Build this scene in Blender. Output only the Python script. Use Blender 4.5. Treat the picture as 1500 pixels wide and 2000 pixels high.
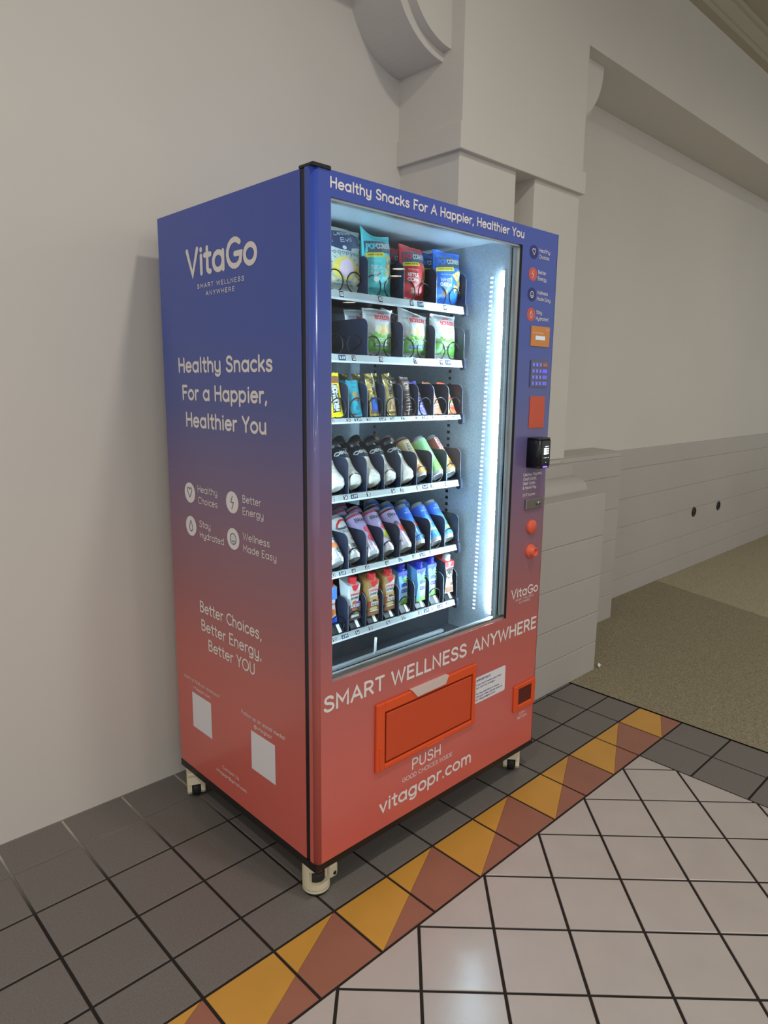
import bpy, bmesh, math, random
from mathutils import Vector, Matrix, noise

# ------------------------------------------------------------------ scene, camera, light
scene = bpy.context.scene
for o in list(bpy.data.objects):
    bpy.data.objects.remove(o, do_unlink=True)
COL = scene.collection
PI = math.pi
S = 0.2032                                     # one floor tile

scene.view_settings.view_transform = 'Standard'
scene.view_settings.look = 'None'
scene.view_settings.exposure = 0.0
scene.view_settings.gamma = 1.0
scene.view_settings.use_curve_mapping = False

CAM_F, CAM_YAW, CAM_PIT, CAM_ROL = 1345.84, 0.7680, -0.1820, 0.0116
CAM_LOC = Vector((-0.4741, -2.0200, 1.4446))
cam_data = bpy.data.cameras.new('camera')
cam = bpy.data.objects.new('camera', cam_data)
COL.objects.link(cam)
cam_data.sensor_fit = 'VERTICAL'
cam_data.sensor_height = 24.0
cam_data.lens = 24.0 * CAM_F / 2000.0
cam_data.clip_start = 0.01
_cy, _sy, _cp, _sp = math.cos(CAM_YAW), math.sin(CAM_YAW), math.cos(CAM_PIT), math.sin(CAM_PIT)
_fwd = Vector((_sy * _cp, _cy * _cp, _sp))
_right = Vector((_cy, -_sy, 0))
_up = _right.cross(_fwd)
_r2 = _right * math.cos(CAM_ROL) + _up * math.sin(CAM_ROL)
_u2 = -_right * math.sin(CAM_ROL) + _up * math.cos(CAM_ROL)
_m = Matrix((_r2, _u2, -_fwd)).transposed().to_4x4()
_m.translation = CAM_LOC
cam.matrix_world = _m
scene.camera = cam

WORLD_STRENGTH = 0.68
WORLD_COLOR = (1.0, 0.995, 0.975)
world = bpy.data.worlds.new('world')
scene.world = world
world.use_nodes = True
world.node_tree.nodes['Background'].inputs[0].default_value = (*WORLD_COLOR, 1)
world.node_tree.nodes['Background'].inputs[1].default_value = WORLD_STRENGTH
LAMP_W = 18.0
LAMP_COLOR = (1.0, 0.965, 0.90)
LAMP_SPOTS = [(-3.4, -1.8), (-1.25, -1.8), (0.95, -1.8), (5.0, -2.4), (-3.4, -4.2), (-1.25, -4.2), (0.95, -4.2)]  # left and rear lamps are added, unseen, to brighten wall and side panel
LED_STRENGTH = 385.0

# ------------------------------------------------------------------ materials
def lin(c):
    c = c / 255.0
    return c / 12.92 if c <= 0.04045 else ((c + 0.055) / 1.055) ** 2.4
def srgb(r, g, b):
    return (lin(r), lin(g), lin(b), 1.0)
MATS = {}
def mat(name, rgb=(200, 200, 200), rough=0.5, metal=0.0, spec=0.5, emit=0.0, coat=0.0, emit_rgb=None):
    if name in MATS:
        return MATS[name]
    m = bpy.data.materials.new(name)
    m.use_nodes = True
    b = m.node_tree.nodes['Principled BSDF']
    b.inputs['Base Color'].default_value = srgb(*rgb)
    b.inputs['Roughness'].default_value = rough
    b.inputs['Metallic'].default_value = metal
    b.inputs['Specular IOR Level'].default_value = spec
    b.inputs['Coat Weight'].default_value = coat
    b.inputs['Coat Roughness'].default_value = 0.08
    if emit:
        b.inputs['Emission Color'].default_value = srgb(*(emit_rgb or rgb))
        b.inputs['Emission Strength'].default_value = emit
    MATS[name] = m
    return m
def nodes_of(m):
    return m.node_tree.nodes, m.node_tree.links, m.node_tree.nodes['Principled BSDF']
def noise_tint(m, scale, amount, bump=0.0, bscale=None, detail=4.0, dist=0.02):
    """vary the base colour a little with noise and roughen the surface"""
    n, l, b = nodes_of(m)
    tc = n.new('ShaderNodeTexCoord')
    nz = n.new('ShaderNodeTexNoise')
    nz.inputs['Scale'].default_value = scale
    nz.inputs['Detail'].default_value = detail
    l.new(tc.outputs['Object'], nz.inputs['Vector'])
    base = tuple(b.inputs['Base Color'].default_value)
    rp = n.new('ShaderNodeValToRGB')
    rp.color_ramp.elements[0].position = 0.3
    rp.color_ramp.elements[1].position = 0.7
    rp.color_ramp.elements[0].color = tuple(max(0, c * (1 - amount)) for c in base[:3]) + (1,)
    rp.color_ramp.elements[1].color = tuple(min(1, c * (1 + amount)) for c in base[:3]) + (1,)
    l.new(nz.outputs['Fac'], rp.inputs['Fac'])
    l.new(rp.outputs['Color'], b.inputs['Base Color'])
    if bump:
        nb = n.new('ShaderNodeTexNoise')
        nb.inputs['Scale'].default_value = bscale or scale
        nb.inputs['Detail'].default_value = 3
        l.new(tc.outputs['Object'], nb.inputs['Vector'])
        bp = n.new('ShaderNodeBump')
        bp.inputs['Strength'].default_value = bump
        bp.inputs['Distance'].default_value = dist
        l.new(nb.outputs['Fac'], bp.inputs['Height'])
        l.new(bp.outputs['Normal'], b.inputs['Normal'])
    return m

WALL = noise_tint(mat('wall_paint', (213, 209, 202), 0.55, spec=0.35), 1.3, 0.025, 0.04, 60, dist=0.004)
BASEPAINT = noise_tint(mat('base_paint', (184, 179, 173), 0.5, spec=0.35), 2.0, 0.03, 0.05, 50, dist=0.004)
CEILP = mat('ceiling_paint', (182, 176, 156), 0.8)
GROUT = mat('dark_grout', (44, 38, 36), 0.85, spec=0.2)
def grout_nodes():
    n, l, b = nodes_of(GROUT)                     # dusty and pale by the wall, dark where feet pass
    tc = n.new('ShaderNodeTexCoord'); sx = n.new('ShaderNodeSeparateXYZ'); nz = n.new('ShaderNodeTexNoise')
    nz.inputs['Scale'].default_value = 5.0; nz.inputs['Detail'].default_value = 6
    l.new(tc.outputs['Object'], sx.inputs[0]); l.new(tc.outputs['Object'], nz.inputs['Vector'])
    ad = n.new('ShaderNodeMath'); ad.operation = 'MULTIPLY_ADD'; ad.inputs[1].default_value = 1.5; ad.inputs[2].default_value = -0.40
    l.new(nz.outputs['Fac'], ad.inputs[0])
    sm = n.new('ShaderNodeMath'); sm.operation = 'ADD'
    mr = n.new('ShaderNodeMapRange'); mr.inputs['From Min'].default_value = -0.18; mr.inputs['From Max'].default_value = 0.22
    l.new(sx.outputs['Y'], mr.inputs['Value'])
    ml = n.new('ShaderNodeMath'); ml.operation = 'MULTIPLY'; ml.use_clamp = True
    l.new(mr.outputs['Result'], sm.inputs[0]); l.new(ad.outputs[0], sm.inputs[1])
    l.new(mr.outputs['Result'], ml.inputs[0]); l.new(sm.outputs[0], ml.inputs[1])
    rp = n.new('ShaderNodeValToRGB')
    rp.color_ramp.elements[0].color = srgb(42, 36, 34); rp.color_ramp.elements[1].color = srgb(176, 168, 160)
    l.new(ml.outputs[0], rp.inputs['Fac']); l.new(rp.outputs['Color'], b.inputs['Base Color'])
grout_nodes()
TDARK = noise_tint(mat('charcoal_tile', (112, 107, 103), 0.42, spec=0.4), 210, 0.15, 0.15, 260, dist=0.002)
TYEL = noise_tint(mat('ochre_tile', (198, 146, 64), 0.30, spec=0.45), 6, 0.06)
TBRN = noise_tint(mat('brown_tile', (152, 100, 82), 0.32, spec=0.45), 6, 0.06)
TCRM = noise_tint(mat('cream_tile', (180, 171, 166), 0.22, spec=0.5), 7, 0.035)
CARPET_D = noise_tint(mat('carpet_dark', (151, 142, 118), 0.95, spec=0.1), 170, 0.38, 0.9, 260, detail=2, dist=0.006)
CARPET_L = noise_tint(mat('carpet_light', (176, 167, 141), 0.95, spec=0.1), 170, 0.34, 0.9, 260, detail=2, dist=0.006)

def gradient_mat(name, stops, rough=0.27):
    m = mat(name, (120, 80, 90), rough, coat=0.25)
    n, l, b = nodes_of(m)
    g = n.new('ShaderNodeNewGeometry')
    sx = n.new('ShaderNodeSeparateXYZ')
    mr = n.new('ShaderNodeMapRange')
    mr.inputs['From Min'].default_value = 0.0
    mr.inputs['From Max'].default_value = 2.0
    rp = n.new('ShaderNodeValToRGB')
    l.new(g.outputs['Position'], sx.inputs[0])
    l.new(sx.outputs['Z'], mr.inputs['Value'])
    l.new(mr.outputs['Result'], rp.inputs['Fac'])
    l.new(rp.outputs['Color'], b.inputs['Base Color'])
    e = rp.color_ramp.elements
    while len(e) > 1:
        e.remove(e[-1])
    e[0].position = stops[0][0] / 2.0
    e[0].color = srgb(*stops[0][1])
    for z, c in stops[1:]:
        x = e.new(z / 2.0)
        x.color = srgb(*c)
    return m
WRAP = gradient_mat('vinyl_wrap', [(0.12, (210, 98, 86)), (0.40, (206, 102, 92)), (0.60, (190, 102, 96)), (0.78, (162, 100, 106)),
                                    (0.98, (140, 102, 122)), (1.18, (114, 98, 138)), (1.38, (80, 90, 156)), (1.60, (60, 84, 170)), (1.94, (56, 80, 174))])
BLACK = mat('black_metal', (20, 20, 21), 0.4)
BLACKP = mat('black_plastic', (16, 18, 24), 0.35)
PRINT = mat('white_print', (232, 226, 224), 0.5)
NAVYP = mat('navy_print', (34, 48, 120), 0.5)
REDP = mat('coral_print', (206, 92, 78), 0.45)
ORANGE = mat('orange_plastic', (226, 82, 30), 0.38)
ORANGE_D = mat('dark_orange_plastic', (120, 40, 18), 0.5)
ALU = mat('aluminium', (196, 202, 204), 0.3, metal=0.75)
CHROME = mat('brushed_steel', (150, 148, 144), 0.28, metal=0.9)
DARKI = mat('dark_interior', (46, 52, 62), 0.5)
LIPM = mat('price_rail', (176, 184, 188), 0.4, metal=0.4)
EDGEM = mat('bright_edge', (214, 220, 224), 0.35, metal=0.2)
EDGE_GLINT = mat('divider_edge_glint', (120, 130, 146), 0.35, metal=0.3)  # paler than the plates: light caught on the edges, painted in
DIVM = mat('divider_black', (32, 38, 56), 0.4)  # black plates, tinted navy to paint in the reflection of the glass
WIRE = mat('coil_wire', (36, 38, 42), 0.25, metal=0.7)
CREAMC = mat('cream_casting', (218, 207, 178), 0.5)
RUBBER = mat('black_rubber', (24, 24, 24), 0.6)
REDW = mat('red_wheel', (170, 30, 26), 0.45)
WHITEP = mat('white_plastic', (226, 228, 228), 0.45)
GALV = noise_tint(mat('galvanised_sheet', (178, 193, 206), 0.36, metal=0.25), 240, 0.17, 0.4, 260, detail=2, dist=0.002)

def glass_mat():
    m = bpy.data.materials.new('window_glass')
    m.use_nodes = True
    n, l = m.node_tree.nodes, m.node_tree.links
    n.clear()
    out = n.new('ShaderNodeOutputMaterial')
    mx = n.new('ShaderNodeMixShader')
    tr = n.new('ShaderNodeBsdfTransparent')
    gl = n.new('ShaderNodeBsdfGlossy')
    fr = n.new('ShaderNodeLayerWeight')
    pw = n.new('ShaderNodeMath'); pw.operation = 'POWER'; pw.inputs[1].default_value = 4.0
    ma = n.new('ShaderNodeMath'); ma.operation = 'MULTIPLY_ADD'; ma.inputs[1].default_value = 0.8; ma.inputs[2].default_value = 0.015
    tr.inputs[0].default_value = (0.93, 0.97, 0.975, 1)
    gl.inputs['Roughness'].default_value = 0.0
    fr.inputs['Blend'].default_value = 0.5
    l.new(fr.outputs['Facing'], pw.inputs[0])
    l.new(pw.outputs[0], ma.inputs[0])
    l.new(ma.outputs[0], mx.inputs[0])
    l.new(tr.outputs[0], mx.inputs[1])
    l.new(gl.outputs[0], mx.inputs[2])
    l.new(mx.outputs[0], out.inputs[0])
    return m
GLASS = glass_mat()

def led_mat(name, strength):
    m = mat(name, (235, 245, 255), 0.4)
    n, l, b = nodes_of(m)
    g = n.new('ShaderNodeNewGeometry')
    sx = n.new('ShaderNodeSeparateXYZ')
    mu = n.new('ShaderNodeMath'); mu.operation = 'MULTIPLY'; mu.inputs[1].default_value = 2 * PI * 62
    sn = n.new('ShaderNodeMath'); sn.operation = 'SINE'
    mr = n.new('ShaderNodeMapRange')
    mr.inputs['From Min'].default_value = -0.2; mr.inputs['From Max'].default_value = 0.2
    mr.inputs['To Min'].default_value = strength * 0.25; mr.inputs['To Max'].default_value = strength
    l.new(g.outputs['Position'], sx.inputs[0]); l.new(sx.outputs['Z'], mu.inputs[0])
    l.new(mu.outputs[0], sn.inputs[0]); l.new(sn.outputs[0], mr.inputs['Value'])
    l.new(mr.outputs['Result'], b.inputs['Emission Strength'])
    b.inputs['Emission Color'].default_value = (0.66, 0.88, 1.0, 1)
    return m
LED = led_mat('led_emitter', LED_STRENGTH)
LED_DIM = led_mat('led_emitter_dim', LED_STRENGTH*0.42)
LED_BACK = led_mat('led_emitter_back', LED_STRENGTH*0.38)

# ------------------------------------------------------------------ mesh helpers
class MB:
    def __init__(self):
        self.v, self.f, self.m, self.mats, self.sm = [], [], [], [], []
    def mi(self, m):
        if m not in self.mats:
            self.mats.append(m)
        return self.mats.index(m)
    def add(self, verts, faces, m, smooth=False):
        b = len(self.v); k = self.mi(m)
        self.v += [tuple(x) for x in verts]
        for f in faces:
            self.f.append([b + i for i in f]); self.m.append(k); self.sm.append(smooth)
        return self
    def box(self, a, b, m, bev=0.0):
        x0, y0, z0 = (min(a[i], b[i]) for i in range(3)); x1, y1, z1 = (max(a[i], b[i]) for i in range(3))
        if bev <= 0:
            v = [(x0,y0,z0),(x1,y0,z0),(x1,y1,z0),(x0,y1,z0),(x0,y0,z1),(x1,y0,z1),(x1,y1,z1),(x0,y1,z1)]
            return self.add(v, [(0,3,2,1),(4,5,6,7),(0,1,5,4),(1,2,6,5),(2,3,7,6),(3,0,4,7)], m)
        bm = bmesh.new()
        bmesh.ops.create_cube(bm, size=1)
        bmesh.ops.scale(bm, vec=(x1-x0, y1-y0, z1-z0), verts=bm.verts)
        bmesh.ops.translate(bm, vec=((x0+x1)/2, (y0+y1)/2, (z0+z1)/2), verts=bm.verts)
        bev = min(bev, 0.45*min(x1-x0, y1-y0, z1-z0))
        bmesh.ops.bevel(bm, geom=bm.edges[:], offset=bev, segments=2, affect='EDGES', profile=0.5)
        return self.bm(bm, m)
    def bm(self, bm, m, smooth=False):
        bm.verts.index_update()
        self.add([v.co[:] for v in bm.verts], [[v.index for v in f.verts] for f in bm.faces], m, smooth)
        bm.free()
        return self
    def prism(self, pts, axis, a, b, m, smooth=False):
        """extrude polygon pts (2-D, order = the remaining axes) along axis from a to b"""
        def P(p, t):
            return {'x': (t, p[0], p[1]), 'y': (p[0], t, p[1]), 'z': (p[0], p[1], t)}[axis]
        n = len(pts)
        v = [P(p, a) for p in pts] + [P(p, b) for p in pts]
        f = [[i, (i+1) % n, n+(i+1) % n, n+i] for i in range(n)]
        self.add(v, f, m, smooth)
        return self.add(v, [list(range(n))[::-1], list(range(n, 2*n))], m)
    def lathe(self, prof, m, n=28, mtx=None, smooth=True, a0=0, a1=2*PI, mats=None):
        """prof = [(r, z)] round the z axis"""
        full = abs(a1-a0-2*PI) < 1e-6
        cols = n if full else n+1
        v = []
        for r, z in prof:
            for i in range(cols):
                t = a0 + (a1-a0)*i/n
                p = Vector((r*math.cos(t), r*math.sin(t), z))
                v.append((mtx @ p) if mtx else p)
        for j in range(len(prof)-1):
            f = []
            for i in range(n):
                i2 = (i+1) % cols
                f.append([j*cols+i, j*cols+i2, (j+1)*cols+i2, (j+1)*cols+i])
            mm = mats[j] if mats else m
            b = len(self.v)
            self.add([v[k] for q in f for k in q], [[4*q, 4*q+1, 4*q+2, 4*q+3] for q in range(len(f))], mm, smooth)
        return self
    def tube(self, path, r, m, n=6, cap=True):
        pts = [Vector(p) for p in path]
        ring = []
        t0 = (pts[1]-pts[0]).normalized()
        up = Vector((0, 0, 1)) if abs(t0.z) < 0.9 else Vector((1, 0, 0))
        u = t0.cross(up).normalized()
        v = []
        for i, p in enumerate(pts):
            t = (pts[min(i+1, len(pts)-1)] - pts[max(i-1, 0)]).normalized()
            u = (u - t*u.dot(t)).normalized()
            w = t.cross(u)
            for k in range(n):
                a = 2*PI*k/n
                v.append(p + u*(r*math.cos(a)) + w*(r*math.sin(a)))
        f = [[i*n+k, i*n+(k+1) % n, (i+1)*n+(k+1) % n, (i+1)*n+k] for i in range(len(pts)-1) for k in range(n)]
        self.add(v, f, m, True)
        if cap:
            L = len(pts)-1
            self.add(v, [list(range(n))[::-1], [L*n+k for k in range(n)]], m)
        return self
    def build(self, name, parent=None, loc=None, weld=True, recalc=False):
        me = bpy.data.meshes.new(name)
        off = Vector(loc) if loc else None
        me.from_pydata(self.v if off is None else [tuple(Vector(p)-off) for p in self.v], [], self.f)
        for m in self.mats:
            me.materials.append(m)
        me.polygons.foreach_set('material_index', self.m)
        me.polygons.foreach_set('use_smooth', self.sm)
        if weld:
            bm = bmesh.new(); bm.from_mesh(me)
            bmesh.ops.remove_doubles(bm, verts=bm.verts, dist=1e-6)
            if recalc: bmesh.ops.recalc_face_normals(bm, faces=bm.faces)
            bm.to_mesh(me); bm.free()
        me.update()
        o = bpy.data.objects.new(name, me)
        COL.objects.link(o)
        if parent is not None:
            o.parent = parent
        elif off is not None:
            o.location = off
        return o

def tag(o, label=None, cat=None, group=None, kind=None):
    if label: o['label'] = label
    if cat: o['category'] = cat
    if group: o['group'] = group
    if kind: o['kind'] = kind
    return o
def empty(name, loc, label, cat, group=None):
    o = bpy.data.objects.new(name, None)
    o.empty_display_size = 0.05
    COL.objects.link(o)
    o.location = loc
    return tag(o, label, cat, group)
def copy_tree(o, parent=None):
    c = o.copy(); COL.objects.link(c)
    if parent is not None:
        c.parent = parent
    for ch in list(o.children):
        copy_tree(ch, c)
    return c

# ------------------------------------------------------------------ a rounded stroke alphabet
def _arc(cx, cy, rx, ry, a0, a1, n=None):
    n = n or max(4, int(abs(a1-a0)/22))
    return [(cx+rx*math.cos(math.radians(a0+(a1-a0)*i/n)), cy+ry*math.sin(math.radians(a0+(a1-a0)*i/n))) for i in range(n+1)]
def _sm(p):
    o = []
    for i in range(len(p)-1):
        a, b, c, d = p[max(i-1, 0)], p[i], p[i+1], p[min(i+2, len(p)-1)]
        for k in range(3):
            t = k/3.0
            o.append(tuple(0.5*(2*b[j]+(c[j]-a[j])*t+(2*a[j]-5*b[j]+4*c[j]-d[j])*t*t+(3*b[j]-a[j]-3*c[j]+d[j])*t**3) for j in (0, 1)))
    o.append(p[-1])
    return o
_bowl = _arc(.33, .34, .31, .34, 0, 360, 18)
_ss = _sm([(.48,.57),(.40,.65),(.27,.68),(.13,.63),(.08,.52),(.14,.41),(.28,.35),(.43,.29),(.50,.17),(.43,.05),(.27,0),(.13,.03),(.04,.12)])
_SS = _sm([(.58,.84),(.48,.96),(.32,1),(.15,.94),(.08,.77),(.15,.60),(.34,.52),(.53,.43),(.62,.25),(.54,.07),(.34,0),(.15,.05),(.04,.18)])
G = {
 'a': (.76, [_bowl, [(.64,.68),(.64,0)]]), 'b': (.76, [[(.04,1),(.04,0)], _arc(.35,.34,.31,.34,0,360,18)]),
 'c': (.62, [_arc(.33,.34,.31,.34,48,312)]), 'd': (.76, [_bowl, [(.64,1),(.64,0)]]),
 'e': (.72, [[(.03,.36),(.64,.36)]+_arc(.335,.34,.31,.34,5,318)]), 'f': (.42, [_arc(.36,.82,.20,.18,75,180)+[(.16,0)], [(.0,.66),(.36,.66)]]),
 'g': (.76, [_bowl, [(.64,.68),(.64,-.06)]+_arc(.35,-.06,.29,.24,0,-140)]), 'h': (.68, [[(.05,1),(.05,0)], [(.05,.38)]+_arc(.31,.40,.26,.28,180,0)+[(.57,0)]]),
 'i': (.20, [[(.08,.68),(.08,0)], [(.08,.93),(.08,.94)]]), 'j': (.22, [[(.10,.68),(.10,-.2),(.0,-.28)], [(.10,.93),(.10,.94)]]),
 'k': (.60, [[(.05,1),(.05,0)], [(.50,.66),(.06,.26)], [(.22,.41),(.54,0)]]), 'l': (.20, [[(.08,1),(.08,0)]]),
 'm': (1.04, [[(.05,.68),(.05,0)], [(.05,.40)]+_arc(.27,.42,.22,.26,180,0)+[(.49,0)], [(.49,.42)]+_arc(.71,.42,.22,.26,180,0)+[(.93,0)]]),
 'n': (.68, [[(.05,.68),(.05,0)], [(.05,.38)]+_arc(.31,.40,.26,.28,180,0)+[(.57,0)]]), 'o': (.74, [_arc(.34,.34,.32,.34,0,360,18)]),
 'p': (.76, [[(.04,.68),(.04,-.30)], _arc(.35,.34,.31,.34,0,360,18)]), 'q': (.76, [_bowl, [(.64,.68),(.64,-.30)]]),
 'r': (.42, [[(.05,.68),(.05,0)], _arc(.30,.40,.25,.28,180,72)]), 's': (.60, [_ss]), 't': (.44, [[(.18,.95),(.18,.14)]+_arc(.34,.14,.16,.14,180,280), [(0,.68),(.38,.68)]]),
 'u': (.68, [[(.05,.68),(.05,.28)]+_arc(.31,.28,.26,.28,180,360)+[(.57,.68)], [(.57,.4),(.57,0)]]), 'v': (.60, [[(.02,.68),(.28,0),(.54,.68)]]),
 'w': (.88, [[(.02,.68),(.22,0),(.42,.62),(.62,0),(.82,.68)]]), 'x': (.56, [[(.03,.68),(.50,0)], [(.50,.68),(.03,0)]]),
 'y': (.68, [[(.05,.68),(.05,.28)]+_arc(.31,.28,.26,.28,180,360)+[(.57,.68)], [(.57,.4),(.57,-.06)]+_arc(.30,-.06,.27,.23,0,-145)]), 'z': (.54, [[(.04,.68),(.48,.68),(.04,0),(.48,0)]]),
 'A': (.84, [[(.02,0),(.40,1),(.78,0)], [(.16,.33),(.64,.33)]]), 'B': (.74, [[(.06,.53),(.06,1)]+[(.34,1)]+_arc(.34,.765,.24,.235,90,-90)+[(.06,.53),(.06,0),(.36,0)]+_arc(.36,.265,.27,.265,-90,90)]),
 'C': (.86, [_arc(.48,.5,.44,.5,48,312)]), 'D': (.86, [[(.06,0),(.06,1),(.34,1)]+_arc(.34,.5,.44,.5,90,-90)+[(.06,0)]]),
 'E': (.66, [[(.56,1),(.06,1),(.06,0),(.56,0)], [(.06,.52),(.50,.52)]]), 'F': (.62, [[(.56,1),(.06,1),(.06,0)], [(.06,.52),(.48,.52)]]),
 'G': (.92, [_arc(.48,.5,.44,.5,48,318)+[(.86,.46),(.50,.46)]]), 'H': (.80, [[(.06,0),(.06,1)], [(.68,0),(.68,1)], [(.06,.52),(.68,.52)]]),
 'I': (.22, [[(.09,0),(.09,1)]]), 'J': (.56, [[(.44,1),(.44,.24)]+_arc(.24,.24,.20,.24,0,-150)]), 'K': (.70, [[(.06,0),(.06,1)], [(.60,1),(.06,.40)], [(.24,.58),(.62,0)]]),
 'L': (.60, [[(.06,1),(.06,0),(.54,0)]]), 'M': (.94, [[(.06,0),(.06,1),(.44,.36),(.82,1),(.82,0)]]), 'N': (.82, [[(.06,0),(.06,1),(.68,0),(.68,1)]]),
 'O': (.98, [_arc(.48,.5,.45,.5,0,360,22)]), 'P': (.70, [[(.06,0),(.06,1),(.34,1)]+_arc(.34,.73,.27,.27,90,-90)+[(.06,.46)]]),
 'Q': (.98, [_arc(.48,.5,.45,.5,0,360,22), [(.62,.24),(.90,-.04)]]), 'R': (.74, [[(.06,0),(.06,1),(.34,1)]+_arc(.34,.73,.27,.27,90,-90)+[(.06,.46)], [(.36,.46),(.64,0)]]),
 'S': (.70, [_SS]), 'T': (.68, [[(.02,1),(.62,1)], [(.32,1),(.32,0)]]), 'U': (.80, [[(.06,1),(.06,.32)]+_arc(.37,.32,.31,.32,180,360)+[(.68,1)]]),
 'V': (.80, [[(.02,1),(.38,0),(.74,1)]]), 'W': (1.14, [[(.02,1),(.28,0),(.54,.92),(.80,0),(1.06,1)]]), 'X': (.72, [[(.04,1),(.64,0)], [(.64,1),(.04,0)]]),
 'Y': (.72, [[(.02,1),(.34,.48),(.66,1)], [(.34,.48),(.34,0)]]), 'Z': (.68, [[(.05,1),(.60,1),(.05,0),(.60,0)]]),
 '0': (.74, [_arc(.34,.5,.29,.5,0,360,18)]), '1': (.42, [[(.06,.80),(.26,1),(.26,0)]]), '2': (.68, [_arc(.32,.70,.27,.30,160,-25)+[(.05,0),(.60,0)]]),
 '3': (.68, [_arc(.30,.75,.25,.25,150,-90)+_arc(.30,.26,.28,.26,90,-150)]), '4': (.72, [[(.46,0),(.46,1),(.04,.27),(.62,.27)]]),
 '5': (.68, [[(.54,1),(.14,1),(.09,.56)]+_arc(.30,.31,.28,.31,125,-150)]), '6': (.70, [[(.46,1),(.10,.48)]+_arc(.33,.30,.28,.30,150,-210,16)]),
 '7': (.64, [[(.05,1),(.58,1),(.22,0)]]), '8': (.70, [_arc(.33,.76,.22,.24,0,360,14), _arc(.33,.26,.28,.26,0,360,14)]), '9': (.70, [[(.22,0),(.57,.54)]+_arc(.33,.70,.28,.30,-30,-390,16)]),
 '.': (.20, [[(.08,.02),(.08,.03)]]), ',': (.22, [[(.11,.04),(.05,-.16)]]), '!': (.22, [[(.09,1),(.09,.30)], [(.09,.02),(.09,.03)]]), ':': (.22, [[(.09,.06),(.09,.07)], [(.09,.56),(.09,.57)]]),
 '?': (.60, [_arc(.28,.74,.24,.26,165,-60)+[(.28,.40),(.28,.30)], [(.28,.02),(.28,.03)]]), "'": (.18, [[(.08,1),(.08,.78)]]), '-': (.42, [[(.06,.38),(.34,.38)]]),
 '/': (.50, [[(.02,-.05),(.42,1.05)]]), '&': (.78, [[(.68,0),(.16,.66)]+_arc(.32,.80,.20,.20,200,-20,8)+[(.14,.44)]+_arc(.29,.25,.25,.25,150,330,8)+[(.68,.44)]]),
 '@': (1.08, [_arc(.52,.38,.24,.26,0,360,14), [(.76,.62),(.76,.24)]+_arc(.88,.24,.12,.12,180,300,4)+_arc(.52,.38,.48,.56,-5,318,18)]), ' ': (.34, []),
}
def text_strokes(txt, track=0.0):
    x, out = 0.0, []
    for ch in txt:
        w, st = G.get(ch, G[' '])
        for s in st:
            out.append([(x+p[0], p[1]) for p in s])
        x += w + track
    return out, max(x - track, 0.01)
def stroke_mesh(mb, strokes, hw, fn, m, maxseg=None):
    """flat rounded strokes (2-D centre lines) laid on a surface by fn(x, y)"""
    for si, s in enumerate(strokes):
        p = [Vector(q) for q in s]
        p = [q for i, q in enumerate(p) if i == 0 or (q-p[i-1]).length > 1e-7] or p[:1]
        if len(p) == 1:
            p.append(p[0]+Vector((1e-5, 0)))
        if maxseg:
            q = [p[0]]
            for a, b in zip(p, p[1:]):
                k = max(1, int(math.ceil((b-a).length/maxseg)))
                q += [a.lerp(b, (i+1)/k) for i in range(k)]
            p = q
        n = len(p)
        closed = (p[0]-p[-1]).length < 1e-6
        L, R = [], []
        for i in range(n):
            if closed and i in (0, n-1):
                d0, d1 = (p[n-1]-p[n-2]).normalized(), (p[1]-p[0]).normalized()
            else:
                d0 = (p[i]-p[i-1]).normalized() if i else (p[1]-p[0]).normalized()
                d1 = (p[i+1]-p[i]).normalized() if i < n-1 else d0
            d = d0+d1
            d = d.normalized() if d.length > 1e-6 else d1
            nn = Vector((-d.y, d.x))
            c = max(0.55, abs(d.dot(d1)))
            L.append(p[i]+nn*hw/c); R.append(p[i]-nn*hw/c)
        v = L+R
        f = [[i+1, i, n+i, n+i+1] for i in range(n-1)]
        if not closed:
            for e, d in ((0, p[0]-p[1]), (n-1, p[n-1]-p[n-2])):
                a = math.atan2(d.y, d.x)
                b = len(v)
                v = v+[p[e]+Vector((math.cos(a+t), math.sin(a+t)))*hw for t in [-PI/2+PI*k/6 for k in range(7)]]
                f.append([b+k for k in range(7)])
        # strokes that cross lie a hair above each other
        e = hw*0.5
        o0, o1, o2 = (Vector(fn(*q)) for q in (p[0], p[0]+Vector((e, 0)), p[0]+Vector((0, e))))
        nv = (o1-o0).cross(o2-o0).normalized()
        w = []
        for i, q in enumerate(v):
            k = i if i < n else (i-n if i < 2*n else (0 if i < 2*n+7 else n-1))
            w.append(Vector(fn(q.x, q.y))+nv*((si % 4)*4e-5+k*8e-6))
        mb.add(w, f, m)
def put_text(mb, txt, fn, x0, y0, h, w, m, weight=0.12, slope=0.0, track=0.12, rot=False, align='l', maxseg=None):
    """lay txt on the surface fn(x, y): cap height h, fitted to width w (None: natural)"""
    st, nw = text_strokes(txt, track)
    hh = h*(1-weight)
    sx = (w-h*weight)/max(nw-0.13, .05) if w else hh
    width = w if w else nw*hh
    xs = x0 - (width/2 if align == 'c' else 0)
    o = h*weight/2
    st2 = []
    for s in st:
        q = []
        for (a, b) in s:
            px, py = a*sx+o, b*hh+o+slope*a*sx
            q.append((xs-py+0*px, y0+px) if rot else (xs+px, y0+py))
        st2.append(q)
    stroke_mesh(mb, st2, h*weight/2, fn, m, maxseg)
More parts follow.
